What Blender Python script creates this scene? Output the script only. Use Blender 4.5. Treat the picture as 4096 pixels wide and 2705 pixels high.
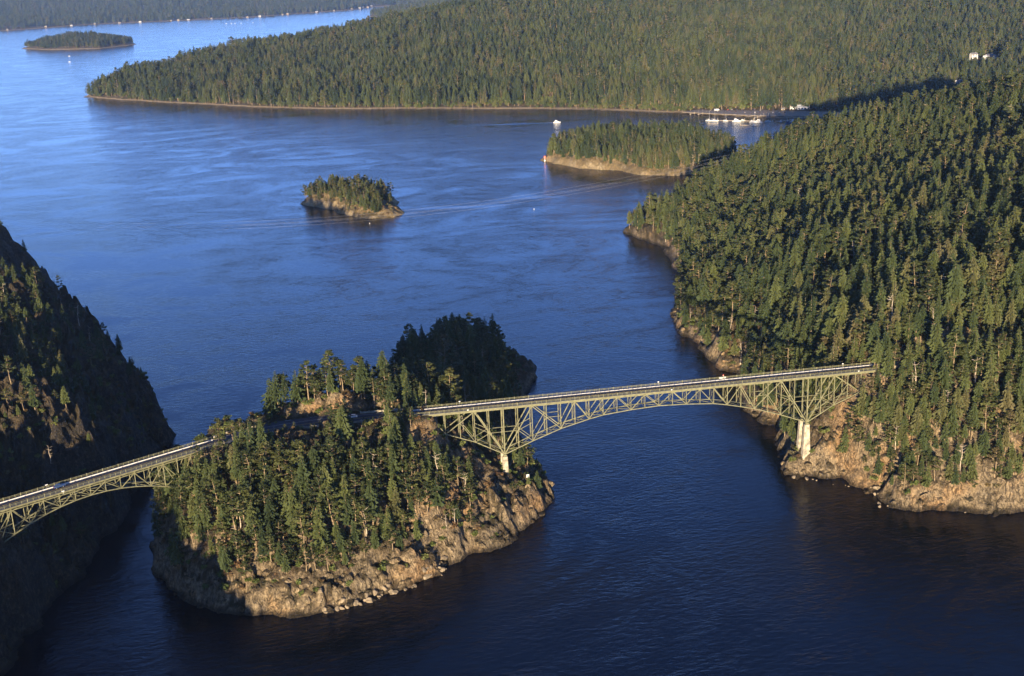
import bpy, bmesh, math, random
import numpy as np
from mathutils import Vector, Matrix

for o in list(bpy.data.objects):
    bpy.data.objects.remove(o, do_unlink=True)
scene = bpy.context.scene
COL = scene.collection

# ------------------------------------------------------------------ camera
CAM = np.array([-89.155, -577.006, 274.737])
YAW, PITCH, ROLL = math.radians(9.394), math.radians(17.264), math.radians(-2.373)
FPX = 4800.0 / 4096.0
_f = np.array([math.sin(YAW)*math.cos(PITCH), math.cos(YAW)*math.cos(PITCH), -math.sin(PITCH)])
_r = np.array([math.cos(YAW), -math.sin(YAW), 0.0])
_u = np.cross(_r, _f)
_c, _s = math.cos(ROLL), math.sin(ROLL)
CR, CU, CF = _c*_r + _s*_u, -_s*_r + _c*_u, _f
cam_data = bpy.data.cameras.new('camera')
cam = bpy.data.objects.new('camera', cam_data)
COL.objects.link(cam)
cam_data.sensor_width = 36.0
cam_data.sensor_fit = 'HORIZONTAL'
cam_data.lens = 36.0*FPX
cam_data.clip_start = 1.0
cam_data.clip_end = 90000.0
m = Matrix(((CR[0], CU[0], -CF[0], CAM[0]), (CR[1], CU[1], -CF[1], CAM[1]), (CR[2], CU[2], -CF[2], CAM[2]), (0, 0, 0, 1)))
cam.matrix_world = m
scene.camera = cam

# ------------------------------------------------------------------ sky and sun
SUN_AZ = math.radians(20.0)     # direction the light travels, to the right of +Y
SUN_EL = math.radians(6.6)
world = bpy.data.worlds.new('World')
scene.world = world
world.use_nodes = True
wn = world.node_tree
bg = wn.nodes['Background']
sky = wn.nodes.new('ShaderNodeTexSky')
sky.sky_type = 'NISHITA'
sky.sun_disc = False
sky.sun_elevation = SUN_EL
sky.sun_rotation = SUN_AZ + math.pi
sky.altitude = 0
sky.air_density = 0.5
sky.dust_density = 0.0
sky.ozone_density = 2.9
tint = wn.nodes.new('ShaderNodeMix'); tint.data_type = 'RGBA'; tint.blend_type = 'MULTIPLY'
tint.inputs[0].default_value = 1.0; tint.inputs[7].default_value = (1.02, 0.90, 1.10, 1)
wn.links.new(sky.outputs[0], tint.inputs[6]); wn.links.new(tint.outputs[2], bg.inputs[0])
bg.inputs[1].default_value = 0.132
sun_d = bpy.data.lights.new('sun', 'SUN')
sun_d.energy = 5.0
sun_d.angle = math.radians(0.5)
sun_d.color = (1.0, 0.83, 0.58)
sun = bpy.data.objects.new('sun', sun_d)
COL.objects.link(sun)
LD = Vector((math.sin(SUN_AZ)*math.cos(SUN_EL), math.cos(SUN_AZ)*math.cos(SUN_EL), -math.sin(SUN_EL)))
sun.rotation_euler = LD.to_track_quat('-Z', 'Y').to_euler()
sun.location = (-300, -500, 500)
scene.view_settings.view_transform = 'Standard'
scene.view_settings.look = 'None'
scene.view_settings.exposure = 1.75
scene.view_settings.gamma = 1.0
scene.render.engine = 'CYCLES'
scene.cycles.max_bounces = 4
scene.cycles.diffuse_bounces = 1
scene.cycles.glossy_bounces = 2
scene.cycles.transmission_bounces = 0
scene.cycles.volume_bounces = 0

# ------------------------------------------------------------------ helpers
rng = np.random.default_rng(7)
random.seed(7)

def link(o, parent=None):
    COL.objects.link(o)
    if parent is not None:
        o.parent = parent
    return o

def tag(o, label=None, cat=None, group=None, kind=None):
    if label: o['label'] = label
    if cat: o['category'] = cat
    if group: o['group'] = group
    if kind: o['kind'] = kind
    return o

def empty(name, loc=(0, 0, 0), rz=0.0):
    o = bpy.data.objects.new(name, None)
    o.empty_display_size = 0.5
    o.location = loc
    o.rotation_euler = (0, 0, rz)
    return link(o)

class MB:
    """collects vertices and faces of one mesh"""
    def __init__(self): self.v = []; self.f = []
    def quad(self, a, b, c, d):
        n = len(self.v); self.v += [tuple(a), tuple(b), tuple(c), tuple(d)]; self.f.append((n, n+1, n+2, n+3))
    def tri(self, a, b, c):
        n = len(self.v); self.v += [tuple(a), tuple(b), tuple(c)]; self.f.append((n, n+1, n+2))
    def box(self, x0, y0, z0, x1, y1, z1):
        n = len(self.v)
        self.v += [(x0,y0,z0),(x1,y0,z0),(x1,y1,z0),(x0,y1,z0),(x0,y0,z1),(x1,y0,z1),(x1,y1,z1),(x0,y1,z1)]
        self.f += [(n,n+3,n+2,n+1),(n+4,n+5,n+6,n+7),(n,n+1,n+5,n+4),(n+1,n+2,n+6,n+5),(n+2,n+3,n+7,n+6),(n+3,n,n+4,n+7)]
    def prism(self, poly, z0, z1):
        n = len(self.v); k = len(poly)
        self.v += [(x, y, z0) for x, y in poly] + [(x, y, z1) for x, y in poly]
        self.f.append(tuple(n+k+i for i in range(k))); self.f.append(tuple(n+k-1-i for i in range(k)))
        for i in range(k):
            j = (i+1) % k; self.f.append((n+i, n+j, n+k+j, n+k+i))
    def loft(self, rings, cap=True):
        n = len(self.v); k = len(rings[0])
        for r in rings: self.v += [tuple(p) for p in r]
        for a in range(len(rings)-1):
            for i in range(k):
                j = (i+1) % k
                self.f.append((n+a*k+i, n+a*k+j, n+(a+1)*k+j, n+(a+1)*k+i))
        if cap:
            self.f.append(tuple(n+k-1-i for i in range(k)))
            self.f.append(tuple(n+(len(rings)-1)*k+i for i in range(k)))
    def tube(self, pts, rad, sides=6, cap=True):
        rings = []
        pts = [Vector(p) for p in pts]
        for i, p in enumerate(pts):
            d = (pts[min(i+1, len(pts)-1)]-pts[max(i-1, 0)]).normalized()
            a = d.cross(Vector((0, 0, 1)))
            if a.length < 0.05: a = d.cross(Vector((0, 1, 0)))
            a.normalize(); b = a.cross(d)
            r = rad[i] if hasattr(rad, '__len__') else rad
            rings.append([p+a*(r*math.cos(t*2*math.pi/sides))+b*(r*math.sin(t*2*math.pi/sides)) for t in range(sides)])
        self.loft(rings, cap)
    def beam(self, p0, p1, w, h):
        p0, p1 = Vector(p0), Vector(p1); d = (p1-p0).normalized()
        a = d.cross(Vector((0, 0, 1)))
        if a.length < 0.02: a = Vector((1, 0, 0))
        a.normalize(); b = a.cross(d)
        self.loft([[p+a*(w/2*sx)+b*(h/2*sy) for sx, sy in ((-1,-1),(1,-1),(1,1),(-1,1))] for p in (p0, p1)])
    def mesh(self, name, mat=None, smooth=False):
        me = bpy.data.meshes.new(name); me.from_pydata(self.v, [], self.f)
        if mat: me.materials.append(mat)
        if smooth: me.polygons.foreach_set('use_smooth', [True]*len(me.polygons))
        me.update(); return me
    def build(self, name, mat=None, parent=None, smooth=False, loc=None):
        o = bpy.data.objects.new(name, self.mesh(name, mat, smooth))
        if loc is not None: o.location = loc
        return link(o, parent)

# ---- noise
def _hash(ix, iy, s):
    h = (ix.astype(np.int64)*374761393 + iy.astype(np.int64)*668265263 + s*1442695041) & 0xffffffff
    h = ((h ^ (h >> 13))*1274126177) & 0xffffffff
    return ((h ^ (h >> 16)) & 0xffff)/65535.0
def vnoise(x, y, s=0):
    ix = np.floor(x); iy = np.floor(y); fx = x-ix; fy = y-iy
    fx = fx*fx*(3-2*fx); fy = fy*fy*(3-2*fy)
    a = _hash(ix, iy, s); b = _hash(ix+1, iy, s); c = _hash(ix, iy+1, s); d = _hash(ix+1, iy+1, s)
    return (a*(1-fx)+b*fx)*(1-fy)+(c*(1-fx)+d*fx)*fy
def fbm(x, y, s=0, octv=4):
    t = 0; a = 0.5; n = 0
    for i in range(octv):
        t = t+a*vnoise(x*2**i+17.3*i, y*2**i-9.1*i, s+i); n += a; a *= 0.5
    return t/n*2-1
def cells(x, y, size, s=0, tilt=0.35):
    """blocky jointed-rock offsets: each irregular cell has its own level and tilt"""
    gx, gy = x/size, y/size
    bx, by = np.floor(gx), np.floor(gy)
    best = np.full(x.shape, 1e9); val = np.zeros(x.shape)
    for dx in (-1, 0, 1):
        for dy in (-1, 0, 1):
            cx, cy = bx+dx, by+dy
            px = cx+_hash(cx, cy, s+1); py = cy+_hash(cx, cy, s+2)
            ex, ey = gx-px, gy-py
            d = ex*ex+ey*ey
            v = _hash(cx, cy, s+3)*2-1+tilt*2*((_hash(cx, cy, s+4)-.5)*ex+(_hash(cx, cy, s+5)-.5)*ey)*2
            w = d < best
            val = np.where(w, v, val); best = np.where(w, d, best)
    return val

# ---- materials
class NT:
    def __init__(self, name):
        self.m = bpy.data.materials.new(name); self.m.use_nodes = True
        self.t = self.m.node_tree; self.n = self.t.nodes; self.b = self.n['Principled BSDF']
    def new(self, typ, **kw):
        x = self.n.new(typ)
        for k, v in kw.items(): setattr(x, k, v)
        return x
    def link(self, a, b): self.t.links.new(a, b)
    def val(self, sock, v):
        if hasattr(v, 'is_output') or isinstance(v, bpy.types.NodeSocket): self.link(v, sock)
        else: sock.default_value = v
    def pos(self): return self.new('ShaderNodeNewGeometry').outputs['Position']
    def mapping(self, vec, scale=(1, 1, 1), rot=(0, 0, 0)):
        mp = self.new('ShaderNodeMapping'); self.link(vec, mp.inputs[0])
        mp.inputs['Scale'].default_value = scale; mp.inputs['Rotation'].default_value = rot
        return mp.outputs[0]
    def noise(self, vec, scale, detail=3, rough=0.55, dist=0.0):
        n = self.new('ShaderNodeTexNoise'); self.link(vec, n.inputs['Vector'])
        n.inputs['Scale'].default_value = scale; n.inputs['Detail'].default_value = detail
        n.inputs['Roughness'].default_value = rough; n.inputs['Distortion'].default_value = dist
        return n.outputs['Fac']
    def ramp(self, fac, stops, interp='LINEAR'):
        r = self.new('ShaderNodeValToRGB'); self.link(fac, r.inputs[0]); r.color_ramp.interpolation = interp
        e = r.color_ramp.elements
        while len(e) < len(stops): e.new(0.5)
        for q, (p, c) in zip(e, stops):
            q.position = p; q.color = (c[0], c[1], c[2], 1) if hasattr(c, '__len__') else (c, c, c, 1)
        return r.outputs[0]
    def mix(self, fac, a, b, blend='MIX'):
        x = self.new('ShaderNodeMix', data_type='RGBA', blend_type=blend)
        self.val(x.inputs[0], fac)
        self.val(x.inputs[6], a if not isinstance(a, tuple) else (*a, 1)); self.val(x.inputs[7], b if not isinstance(b, tuple) else (*b, 1))
        return x.outputs[2]
    def math(self, op, a, b=0.0, clamp=False):
        x = self.new('ShaderNodeMath', operation=op, use_clamp=clamp); self.val(x.inputs[0], a); self.val(x.inputs[1], b)
        return x.outputs[0]
    def bump(self, h, strength=0.5, dist=1.0, normal=None):
        b = self.new('ShaderNodeBump'); self.val(b.inputs['Strength'], strength); b.inputs['Distance'].default_value = dist
        self.link(h, b.inputs['Height'])
        if normal is not None: self.link(normal, b.inputs['Normal'])
        return b.outputs[0]
    def fin(self, color=None, rough=0.8, spec=0.3, normal=None):
        if color is not None: self.val(self.b.inputs['Base Color'], color if not isinstance(color, tuple) else (*color, 1))
        self.val(self.b.inputs['Roughness'], rough); self.b.inputs['Specular IOR Level'].default_value = spec
        if normal is not None: self.link(normal, self.b.inputs['Normal'])
        return self.m

def simple(name, col, rough=0.6, spec=0.3, var=0.12, scale=0.6, metallic=0.0):
    t = NT(name)
    n = t.noise(t.pos(), scale, 4)
    f = t.ramp(n, [(0.3, 1-var*2), (0.7, 1+var)])
    c = t.mix(1.0, col, f, 'MULTIPLY')
    t.b.inputs['Metallic'].default_value = metallic
    return t.fin(c, rough, spec)

def foliage(name, stops, patch=0.011):
    t = NT(name)
    oi = t.new('ShaderNodeObjectInfo')
    p = t.pos()
    big = t.noise(p, patch, 4)
    f = t.math('ADD', t.math('MULTIPLY', oi.outputs['Random'], 0.60), t.math('MULTIPLY', t.math('SUBTRACT', big, 0.30), 1.15))
    c = t.ramp(f, stops)
    sm = t.noise(p, 0.9, 2)
    c = t.mix(1.0, c, t.ramp(sm, [(0.3, 0.7), (0.7, 1.3)]), 'MULTIPLY')
    return t.fin(c, 0.75, 0.15)

M = {}
M['fir'] = foliage('fir_needles', [(0.05, (0.015, 0.023, 0.009)), (0.42, (0.030, 0.040, 0.013)), (0.72, (0.054, 0.062, 0.018)), (0.95, (0.072, 0.060, 0.025))])
M['pine'] = foliage('pine_needles', [(0.05, (0.020, 0.027, 0.010)), (0.5, (0.039, 0.046, 0.015)), (0.8, (0.060, 0.063, 0.019)), (0.95, (0.074, 0.058, 0.025))])
M['broad'] = foliage('broad_leaves', [(0.05, (0.044, 0.058, 0.014)), (0.5, (0.080, 0.095, 0.024)), (0.8, (0.115, 0.118, 0.034)), (0.95, (0.13, 0.09, 0.035))])
M['brown'] = foliage('dry_leaves', [(0.1, (0.09, 0.06, 0.028)), (0.5, (0.13, 0.075, 0.035)), (0.9, (0.10, 0.085, 0.04))])
M['bark'] = simple('bark', (0.20, 0.145, 0.085), 0.9, 0.1, 0.25, 1.2)
M['dead'] = simple('dead_wood', (0.36, 0.29, 0.21), 0.9, 0.1, 0.2, 1.2)

def land_mat(name, rock=((0.050, 0.037, 0.023), (0.215, 0.155, 0.088), (0.43, 0.32, 0.185)), soil=((0.035, 0.035, 0.018), (0.075, 0.055, 0.028), (0.15, 0.10, 0.055)), lo=0.56, hi=0.78, beach=None, wetz=0.095):
    t = NT(name)
    p = t.pos()
    g = t.new('ShaderNodeNewGeometry')
    sx = t.new('ShaderNodeSeparateXYZ'); t.link(g.outputs['Normal'], sx.inputs[0])
    n1 = t.noise(p, 0.11, 5, 0.6); n2 = t.noise(p, 0.5, 5, 0.65)
    n3 = t.noise(t.mapping(p, (1.0, 1.0, 0.35), (0.5, 0.3, 0.2)), 0.9, 4, 0.7, 0.6)
    rk = t.ramp(t.math('ADD', t.math('MULTIPLY', n2, 0.6), t.math('MULTIPLY', n3, 0.4)), [(0.30, rock[0]), (0.5, rock[1]), (0.72, rock[2])])
    sl = t.ramp(n1, [(0.3, soil[0]), (0.52, soil[1]), (0.75, soil[2])])
    slope = t.math('ADD', sx.outputs[2], t.math('MULTIPLY', t.math('SUBTRACT', n1, 0.5), 0.5))
    mask = t.ramp(slope, [(lo, 0.0), (hi, 1.0)])
    c = t.mix(mask, rk, sl)
    pz = t.new('ShaderNodeSeparateXYZ'); t.link(p, pz.inputs[0])
    if beach:
        bm_ = t.ramp(t.math('MULTIPLY', pz.outputs[2], 0.1), [(beach[1], 1.0), (beach[1]+0.12, 0.0)])
        c = t.mix(bm_, c, beach[0])
    wet = t.ramp(t.math('MULTIPLY', t.math('ADD', pz.outputs[2], t.math('MULTIPLY', n2, 1.6)), wetz), [(0.16, 0.28), (0.36, 1.0)])
    c = t.mix(1.0, c, wet, 'MULTIPLY')
    fold = t.noise(t.mapping(p, (1.0, 0.55, 0.5), (0.25, 0.35, 0.6)), 0.22, 5, 0.62, 1.2)
    crack = t.ramp(t.math('ABSOLUTE', t.math('SUBTRACT', fold, 0.5)), [(0.0, 0.5), (0.03, 1.0)])
    stain = t.ramp(t.noise(p, 0.045, 4, 0.6), [(0.35, (0.80, 0.83, 0.86)), (0.5, (1.0, 1.0, 1.0)), (0.66, (1.22, 1.0, 0.78))])
    c = t.mix(t.math('SUBTRACT', 1.0, mask), c, t.mix(1.0, t.mix(1.0, c, crack, 'MULTIPLY'), stain, 'MULTIPLY'))
    nb = t.bump(t.math('ADD', t.math('MULTIPLY', crack, 0.8), t.math('ADD', n3, t.math('MULTIPLY', n2, 1.0))), 1.0, 2.4)
    return t.fin(c, 0.9, 0.2, nb)
M['rock'] = land_mat('island_rock')
M['farland'] = land_mat('far_ground', beach=((0.58, 0.44, 0.27), 0.15), lo=0.3, hi=0.5)
M['isletrock'] = land_mat('islet_rock', rock=((0.19, 0.145, 0.085), (0.40, 0.30, 0.165), (0.52, 0.40, 0.23)), soil=((0.10, 0.08, 0.035), (0.22, 0.155, 0.07), (0.32, 0.22, 0.10)), wetz=0.3)
M['shaded_headrock'] = land_mat('headland_rock', rock=((0.012, 0.011, 0.010), (0.042, 0.034, 0.025), (0.15, 0.11, 0.07)))  # dark rock, further darkened to put the headland's shade into the colour

# water
def water_mat():
    t = NT('sea_water')
    p = t.pos()
    m1 = t.mapping(p, (1.0, 2.1, 1.0), (0, 0, math.radians(-22)))
    sw = t.noise(t.mapping(p, (0.8, 1.35, 1), (0, 0, math.radians(-14))), 0.0062, 6, 0.6, 2.6)      # tidal currents
    eddy = t.noise(t.mapping(p, (0.75, 1.5, 1), (0, 0, math.radians(24))), 0.0085, 4, 0.55, 4.0)
    rip = t.ramp(t.math('ABSOLUTE', t.math('SUBTRACT', eddy, 0.5)), [(0.0, 1.5), (0.05, 0.0)])
    calm = t.math('ADD', t.ramp(sw, [(0.36, 0.45), (0.52, 1.0), (0.70, 1.25)]), t.math('MULTIPLY', rip, t.ramp(sw, [(0.4, 0.0), (0.6, 1.0)])))
    w1 = t.noise(m1, 0.20, 3, 0.55, 0.4)
    w2 = t.noise(t.mapping(p, (1.0, 1.7, 1.0), (0, 0, math.radians(14))), 0.62, 3, 0.6, 0.3)
    h = t.math('ADD', t.math('MULTIPLY', w1, 1.0), t.math('MULTIPLY', w2, 0.30))
    nb = t.bump(h, t.math('MULTIPLY', calm, 0.34), 1.0)
    t.b.inputs['IOR'].default_value = 1.23
    rough = t.ramp(sw, [(0.36, 0.07), (0.6, 0.14)])
    col = t.mix(t.ramp(sw, [(0.4, 0.0), (0.65, 1.0)]), (0.0008, 0.002, 0.005), (0.001, 0.003, 0.009))
    return t.fin(col, rough, 0.5, nb)
M['water'] = water_mat()
M['steel'] = simple('bridge_paint', (0.135, 0.126, 0.066), 0.6, 0.25, 0.2, 0.55)
M['concrete'] = simple('concrete', (0.30, 0.255, 0.18), 0.85, 0.2, 0.3, 0.5)
M['kerb'] = simple('pale_concrete', (0.55, 0.51, 0.44), 0.8, 0.2, 0.10, 0.5)
M['asphalt'] = simple('asphalt', (0.055, 0.055, 0.06), 0.85, 0.2, 0.15, 0.35)
M['white'] = simple('white_paint', (0.50, 0.48, 0.44), 0.5, 0.3, 0.05, 0.3)
M['yellow'] = simple('yellow_line', (0.55, 0.36, 0.05), 0.7, 0.2, 0.1, 0.8)
M['gravel'] = simple('gravel', (0.26, 0.21, 0.15), 0.95, 0.1, 0.2, 0.5)
M['glass'] = simple('dark_glass', (0.02, 0.025, 0.03), 0.1, 0.5, 0.05)
M['rubber'] = simple('tyre_rubber', (0.02, 0.02, 0.02), 0.9, 0.1, 0.1)
M['red'] = simple('red_paint', (0.62, 0.10, 0.05), 0.5, 0.3, 0.06)
M['darkblue'] = simple('dark_blue_paint', (0.02, 0.04, 0.10), 0.3, 0.5, 0.05)
M['wood'] = simple('dock_timber', (0.40, 0.32, 0.22), 0.85, 0.15, 0.2, 0.8)
M['roof'] = simple('grey_roof', (0.16, 0.15, 0.15), 0.8, 0.2, 0.12, 0.5)
M['metal'] = simple('wire_metal', (0.30, 0.29, 0.28), 0.5, 0.5, 0.05)
M['boulder'] = simple('boulder_rock', (0.19, 0.145, 0.092), 0.9, 0.2, 0.3, 0.5)
M['wakewater'] = simple('wake_water', (0.02, 0.05, 0.10), 0.12, 0.5, 0.1, 0.4)
M['foam'] = simple('foam', (0.75, 0.77, 0.80), 0.6, 0.3, 0.15, 0.4)

# ------------------------------------------------------------------ water sheet
mb = MB()
mb.quad((-60000, -6000, 0), (60000, -6000, 0), (60000, 70000, 0), (-60000, 70000, 0))
tag(mb.build('sea', M['water']), kind='structure')

# ------------------------------------------------------------------ terrain
def sdist(px, py, poly):
    """signed distance to polygon, positive inside"""
    P = np.array(poly, float); Q = np.roll(P, -1, 0)
    d = np.full(px.shape, 1e18); inside = np.zeros(px.shape, bool)
    for (x0, y0), (x1, y1) in zip(P, Q):
        ex, ey = x1-x0, y1-y0
        t = np.clip(((px-x0)*ex+(py-y0)*ey)/(ex*ex+ey*ey), 0, 1)
        d = np.minimum(d, (px-x0-t*ex)**2+(py-y0-t*ey)**2)
        c = ((y0 > py) != (y1 > py)) & (px < (x1-x0)*(py-y0)/((y1-y0) if y1 != y0 else 1e-9)+x0)
        inside ^= c
    d = np.sqrt(d)
    return np.where(inside, d, -d)
def densify(poly, step):
    out = []
    for a, b in zip(poly, poly[1:]+poly[:1]):
        n = max(1, int(math.hypot(b[0]-a[0], b[1]-a[1])/step))
        out += [(a[0]+(b[0]-a[0])*i/n, a[1]+(b[1]-a[1])*i/n) for i in range(n)]
    return out
def axis(segs):
    out = []
    for a, b, st in segs:
        n = max(1, int(round((b-a)/st))); out += [a+(b-a)*i/n for i in range(n)]
    return np.array(out+[segs[-1][1]])

class Land:
    def __init__(self, name, poly, ctrl, xs, ys, mat, cliff=5.0, cl_s=3.0, shore_step=25, shore_noise=3.0, rocky=1.0, hill_noise=(3.0, 60), seed=0, post=None):
        xs, ys = np.array(xs), np.array(ys)
        X, Y = np.meshgrid(xs, ys)
        sn = shore_noise
        wx = X+sn*fbm(X/(sn*4), Y/(sn*4), seed+40, 4)*1.4; wy = Y+sn*fbm(X/(sn*4)+50, Y/(sn*4), seed+41, 4)*1.4
        D = sdist(wx, wy, poly)
        sp = densify(poly, shore_step)
        C = np.array([(x, y, 0.0) for x, y in sp]+[tuple(map(float, c)) for c in ctrl])
        n = len(C)
        A = np.sqrt((C[:, None, 0]-C[None, :, 0])**2+(C[:, None, 1]-C[None, :, 1])**2)
        Pm = np.c_[np.ones(n), C[:, :2]]
        S = np.block([[A, Pm], [Pm.T, np.zeros((3, 3))]])
        w = np.linalg.solve(S, np.r_[C[:, 2], 0, 0, 0])
        Z = w[n]+w[n+1]*X+w[n+2]*Y
        for i in range(n):
            Z = Z+w[i]*np.sqrt((X-C[i, 0])**2+(Y-C[i, 1])**2)
        Dp = np.maximum(D, 0)
        Z = np.maximum(Z, 0.3)*np.clip(Dp/6, 0, 1)+cliff*(1-np.exp(-Dp/cl_s))
        k = np.clip(Dp/6, 0, 1)
        Z += k*hill_noise[0]*fbm(X/hill_noise[1], Y/hill_noise[1], seed+3, 4)
        if rocky:
            kr = rocky*np.clip(Dp/3, 0, 1)
            wx2 = X+2*fbm(X/6, Y/6, seed+9); wy2 = Y+2*fbm(X/6+9, Y/6, seed+10)
            Z += kr*(1.9*cells(wx2+0.4*wy2, wy2*0.7, 12, seed+1, 0.9)+1.3*(0.35-np.abs(fbm(X/17+Y/30, Y/9, seed+5, 4))))
            tz = Z+2.2*fbm(X/14, Y/14, seed+12, 3)+0.22*X
            st = 4.6; fr = tz/st-np.floor(tz/st)
            Z += kr*st*(fr*fr*fr*(fr*(6*fr-15)+10)-fr)*0.75
            tz = Z+1.2*fbm(X/6, Y/6, seed+13, 3)-0.3*X
            st = 1.9; fr = tz/st-np.floor(tz/st)
            Z += kr*st*(fr*fr*(3-2*fr)-fr)*0.7
            Z += kr*(0.95*cells(wx2-0.3*wy2, wy2*0.8, 4.2, seed+2, 1.0)+0.6*cells(wx2*1.1, wy2, 2.2, seed+6, 1.0))
        Z = np.where(D > 0, np.maximum(Z, 0.15+0.3*np.clip(Dp, 0, 2)), D*0.8-0.2)
        if post is not None: Z = post(X, Y, Z, D)
        self.name, self.xs, self.ys, self.Z, self.D, self.poly = name, xs, ys, Z, D, poly
        ny, nx = Z.shape
        jx = np.minimum(np.gradient(xs), 4)[None, :]*0.35; jy = np.minimum(np.gradient(ys), 4)[:, None]*0.35
        VX = X+jx*(fbm(X/2.3, Y/2.3, seed+21, 2)*1.5)*(rocky > 0); VY = Y+jy*(fbm(X/2.3+31, Y/2.3, seed+22, 2)*1.5)*(rocky > 0)
        V = np.c_[VX.ravel(), VY.ravel(), Z.ravel()]
        idx = np.arange(nx*ny).reshape(ny, nx)
        F4 = np.c_[idx[:-1, :-1].ravel(), idx[:-1, 1:].ravel(), idx[1:, 1:].ravel(), idx[1:, :-1].ravel()]
        F4 = F4[Z.ravel()[F4].max(1) > -2.5]
        used = np.unique(F4); remap = -np.ones(len(V), int); remap[used] = np.arange(len(used))
        V = V[used]; F4 = remap[F4]
        me = bpy.data.meshes.new(name)
        me.vertices.add(len(V)); me.vertices.foreach_set('co', V.ravel())
        me.loops.add(len(F4)*4); me.loops.foreach_set('vertex_index', F4.ravel())
        me.polygons.add(len(F4)); me.polygons.foreach_set('loop_start', np.arange(len(F4))*4)
        me.polygons.foreach_set('loop_total', np.full(len(F4), 4))
        me.materials.append(mat); me.update(); me.validate()
        self.obj = link(bpy.data.objects.new(name, me)); tag(self.obj, kind='structure')
    def _i(self, A, x, y):
        i = np.clip(np.searchsorted(self.xs, x)-1, 0, len(self.xs)-2); j = np.clip(np.searchsorted(self.ys, y)-1, 0, len(self.ys)-2)
        fx = np.clip((x-self.xs[i])/(self.xs[i+1]-self.xs[i]), 0, 1); fy = np.clip((y-self.ys[j])/(self.ys[j+1]-self.ys[j]), 0, 1)
        return (A[j, i]*(1-fx)+A[j, i+1]*fx)*(1-fy)+(A[j+1, i]*(1-fx)+A[j+1, i+1]*fx)*fy
    def z(self, x, y): return self._i(self.Z, np.asarray(x, float), np.asarray(y, float))
    def d(self, x, y): return self._i(self.D, np.asarray(x, float), np.asarray(y, float))

# road centre line over the bridge's island and beyond (x, y, z)
DECK_Z = 56.4
BR_U = Vector((0.8658, 0.5004, 0.0))            # canoe span direction, towards the island
BR_A = Vector((-193.9, -40.2, 0.0))
BR_N = Vector((-0.5004, 0.8658, 0.0))
def canoe(s, n=0.0, z=0.0): return BR_A+BR_U*s+BR_N*n+Vector((0, 0, z))
def bez(p0, p1, p2, p3, n):
    out = []
    for i in range(n+1):
        t = i/n; a = (1-t)
        out.append(p0*a**3+p1*3*a*a*t+p2*3*a*t*t+p3*t**3)
    return out
ce = canoe(58, 3.35, DECK_Z-0.6); me_ = Vector((-46.5, 3.35, DECK_Z))
ISL_ROAD = bez(ce, ce+BR_U*34, me_-Vector((36, 0, 0)), me_, 24)
WST = canoe(-74, 3.35, DECK_Z-0.6)
WST_ROAD = [WST-BR_U*80, WST-BR_U*40, WST]
EST_ROAD = bez(Vector((214.5, 3.35, DECK_Z)), Vector((250, 3.35, DECK_Z+.5)), Vector((275, 0, 58)), Vector((330, -40, 62)), 12)

def flatten(paths, half=7.5, drop=0.12, blend=9):
    def post(X, Y, Z, D):
        for pts in paths:
            best = np.full(X.shape, 1e9); zt = np.zeros(X.shape)
            for a, b in zip(pts[:-1], pts[1:]):
                ex, ey = b.x-a.x, b.y-a.y
                t = np.clip(((X-a.x)*ex+(Y-a.y)*ey)/(ex*ex+ey*ey), 0, 1)
                d = np.hypot(X-a.x-t*ex, Y-a.y-t*ey)
                w = d < best; zt = np.where(w, a.z+(b.z-a.z)*t, zt); best = np.minimum(best, d)
            k = np.clip((best-half)/blend, 0, 1); k = k*k*(3-2*k)
            Z = np.where(best < half+blend, (zt-drop)*(1-k)+Z*k, Z)
        return Z
    return post

PASS_POLY = [(-172,22),(-178,13),(-183,-5),(-181,-26),(-170,-49),(-159,-68),(-143,-80),(-123,-85),(-114,-90),(-101,-88),(-93,-87),(-80,-84),(-70,-80),(-59,-76),(-50,-69),(-43,-66),(-41,-59),(-32,-57),(-26,-48),(-18,-49),(-9,-47),(4,-29),(17,-15),(27,5),(28,17),(26,40),(20,75),(24,110),(36,145),(44,167),(48,180),(58,212),(61,225),(45,248),(10,256),(-30,240),(-50,200),(-54,165),(-54,130),(-56,100),(-66,72),(-84,54),(-110,48),(-135,42),(-158,32)]
PASS_CT = [(-146,-4,54),(-120,5,56),(-95,8,57),(-70,8,57),(-48,3,54),(-121,-52,25),(-85,-60,18),(-120,-30,41),(-80,-30,41),(-50,-30,36),(-150,-40,25),(-166,-20,25),(-165,5,32),(-40,-45,17),(-30,-15,31),(0,0,13),(-14,-10,19),(14,0,7),(0,-18,8),(12,-12,6),(-20,-30,14),(-22,12,33),(3,30,18),(-90,30,54),(-112,30,48),(-62,34,50),(-45,60,36),(-25,90,28),(-15,130,27),(0,175,30),(-15,195,27),(-30,180,22),(34,205,7),(20,225,12),(-142,24,44)]
def pass_post(X, Y, Z, D):
    return flatten([ISL_ROAD], 8.5, 0.15, 8)(X, Y, Z, D)
PASS = Land('bridge_island', PASS_POLY, PASS_CT, axis([(-200,45,1.15),(45,75,2)]), axis([(-105,30,1.15),(30,270,2.4)]), M['rock'], cliff=6, cl_s=2.5, shore_noise=2.6, rocky=1.25, seed=1, post=pass_post)

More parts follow.
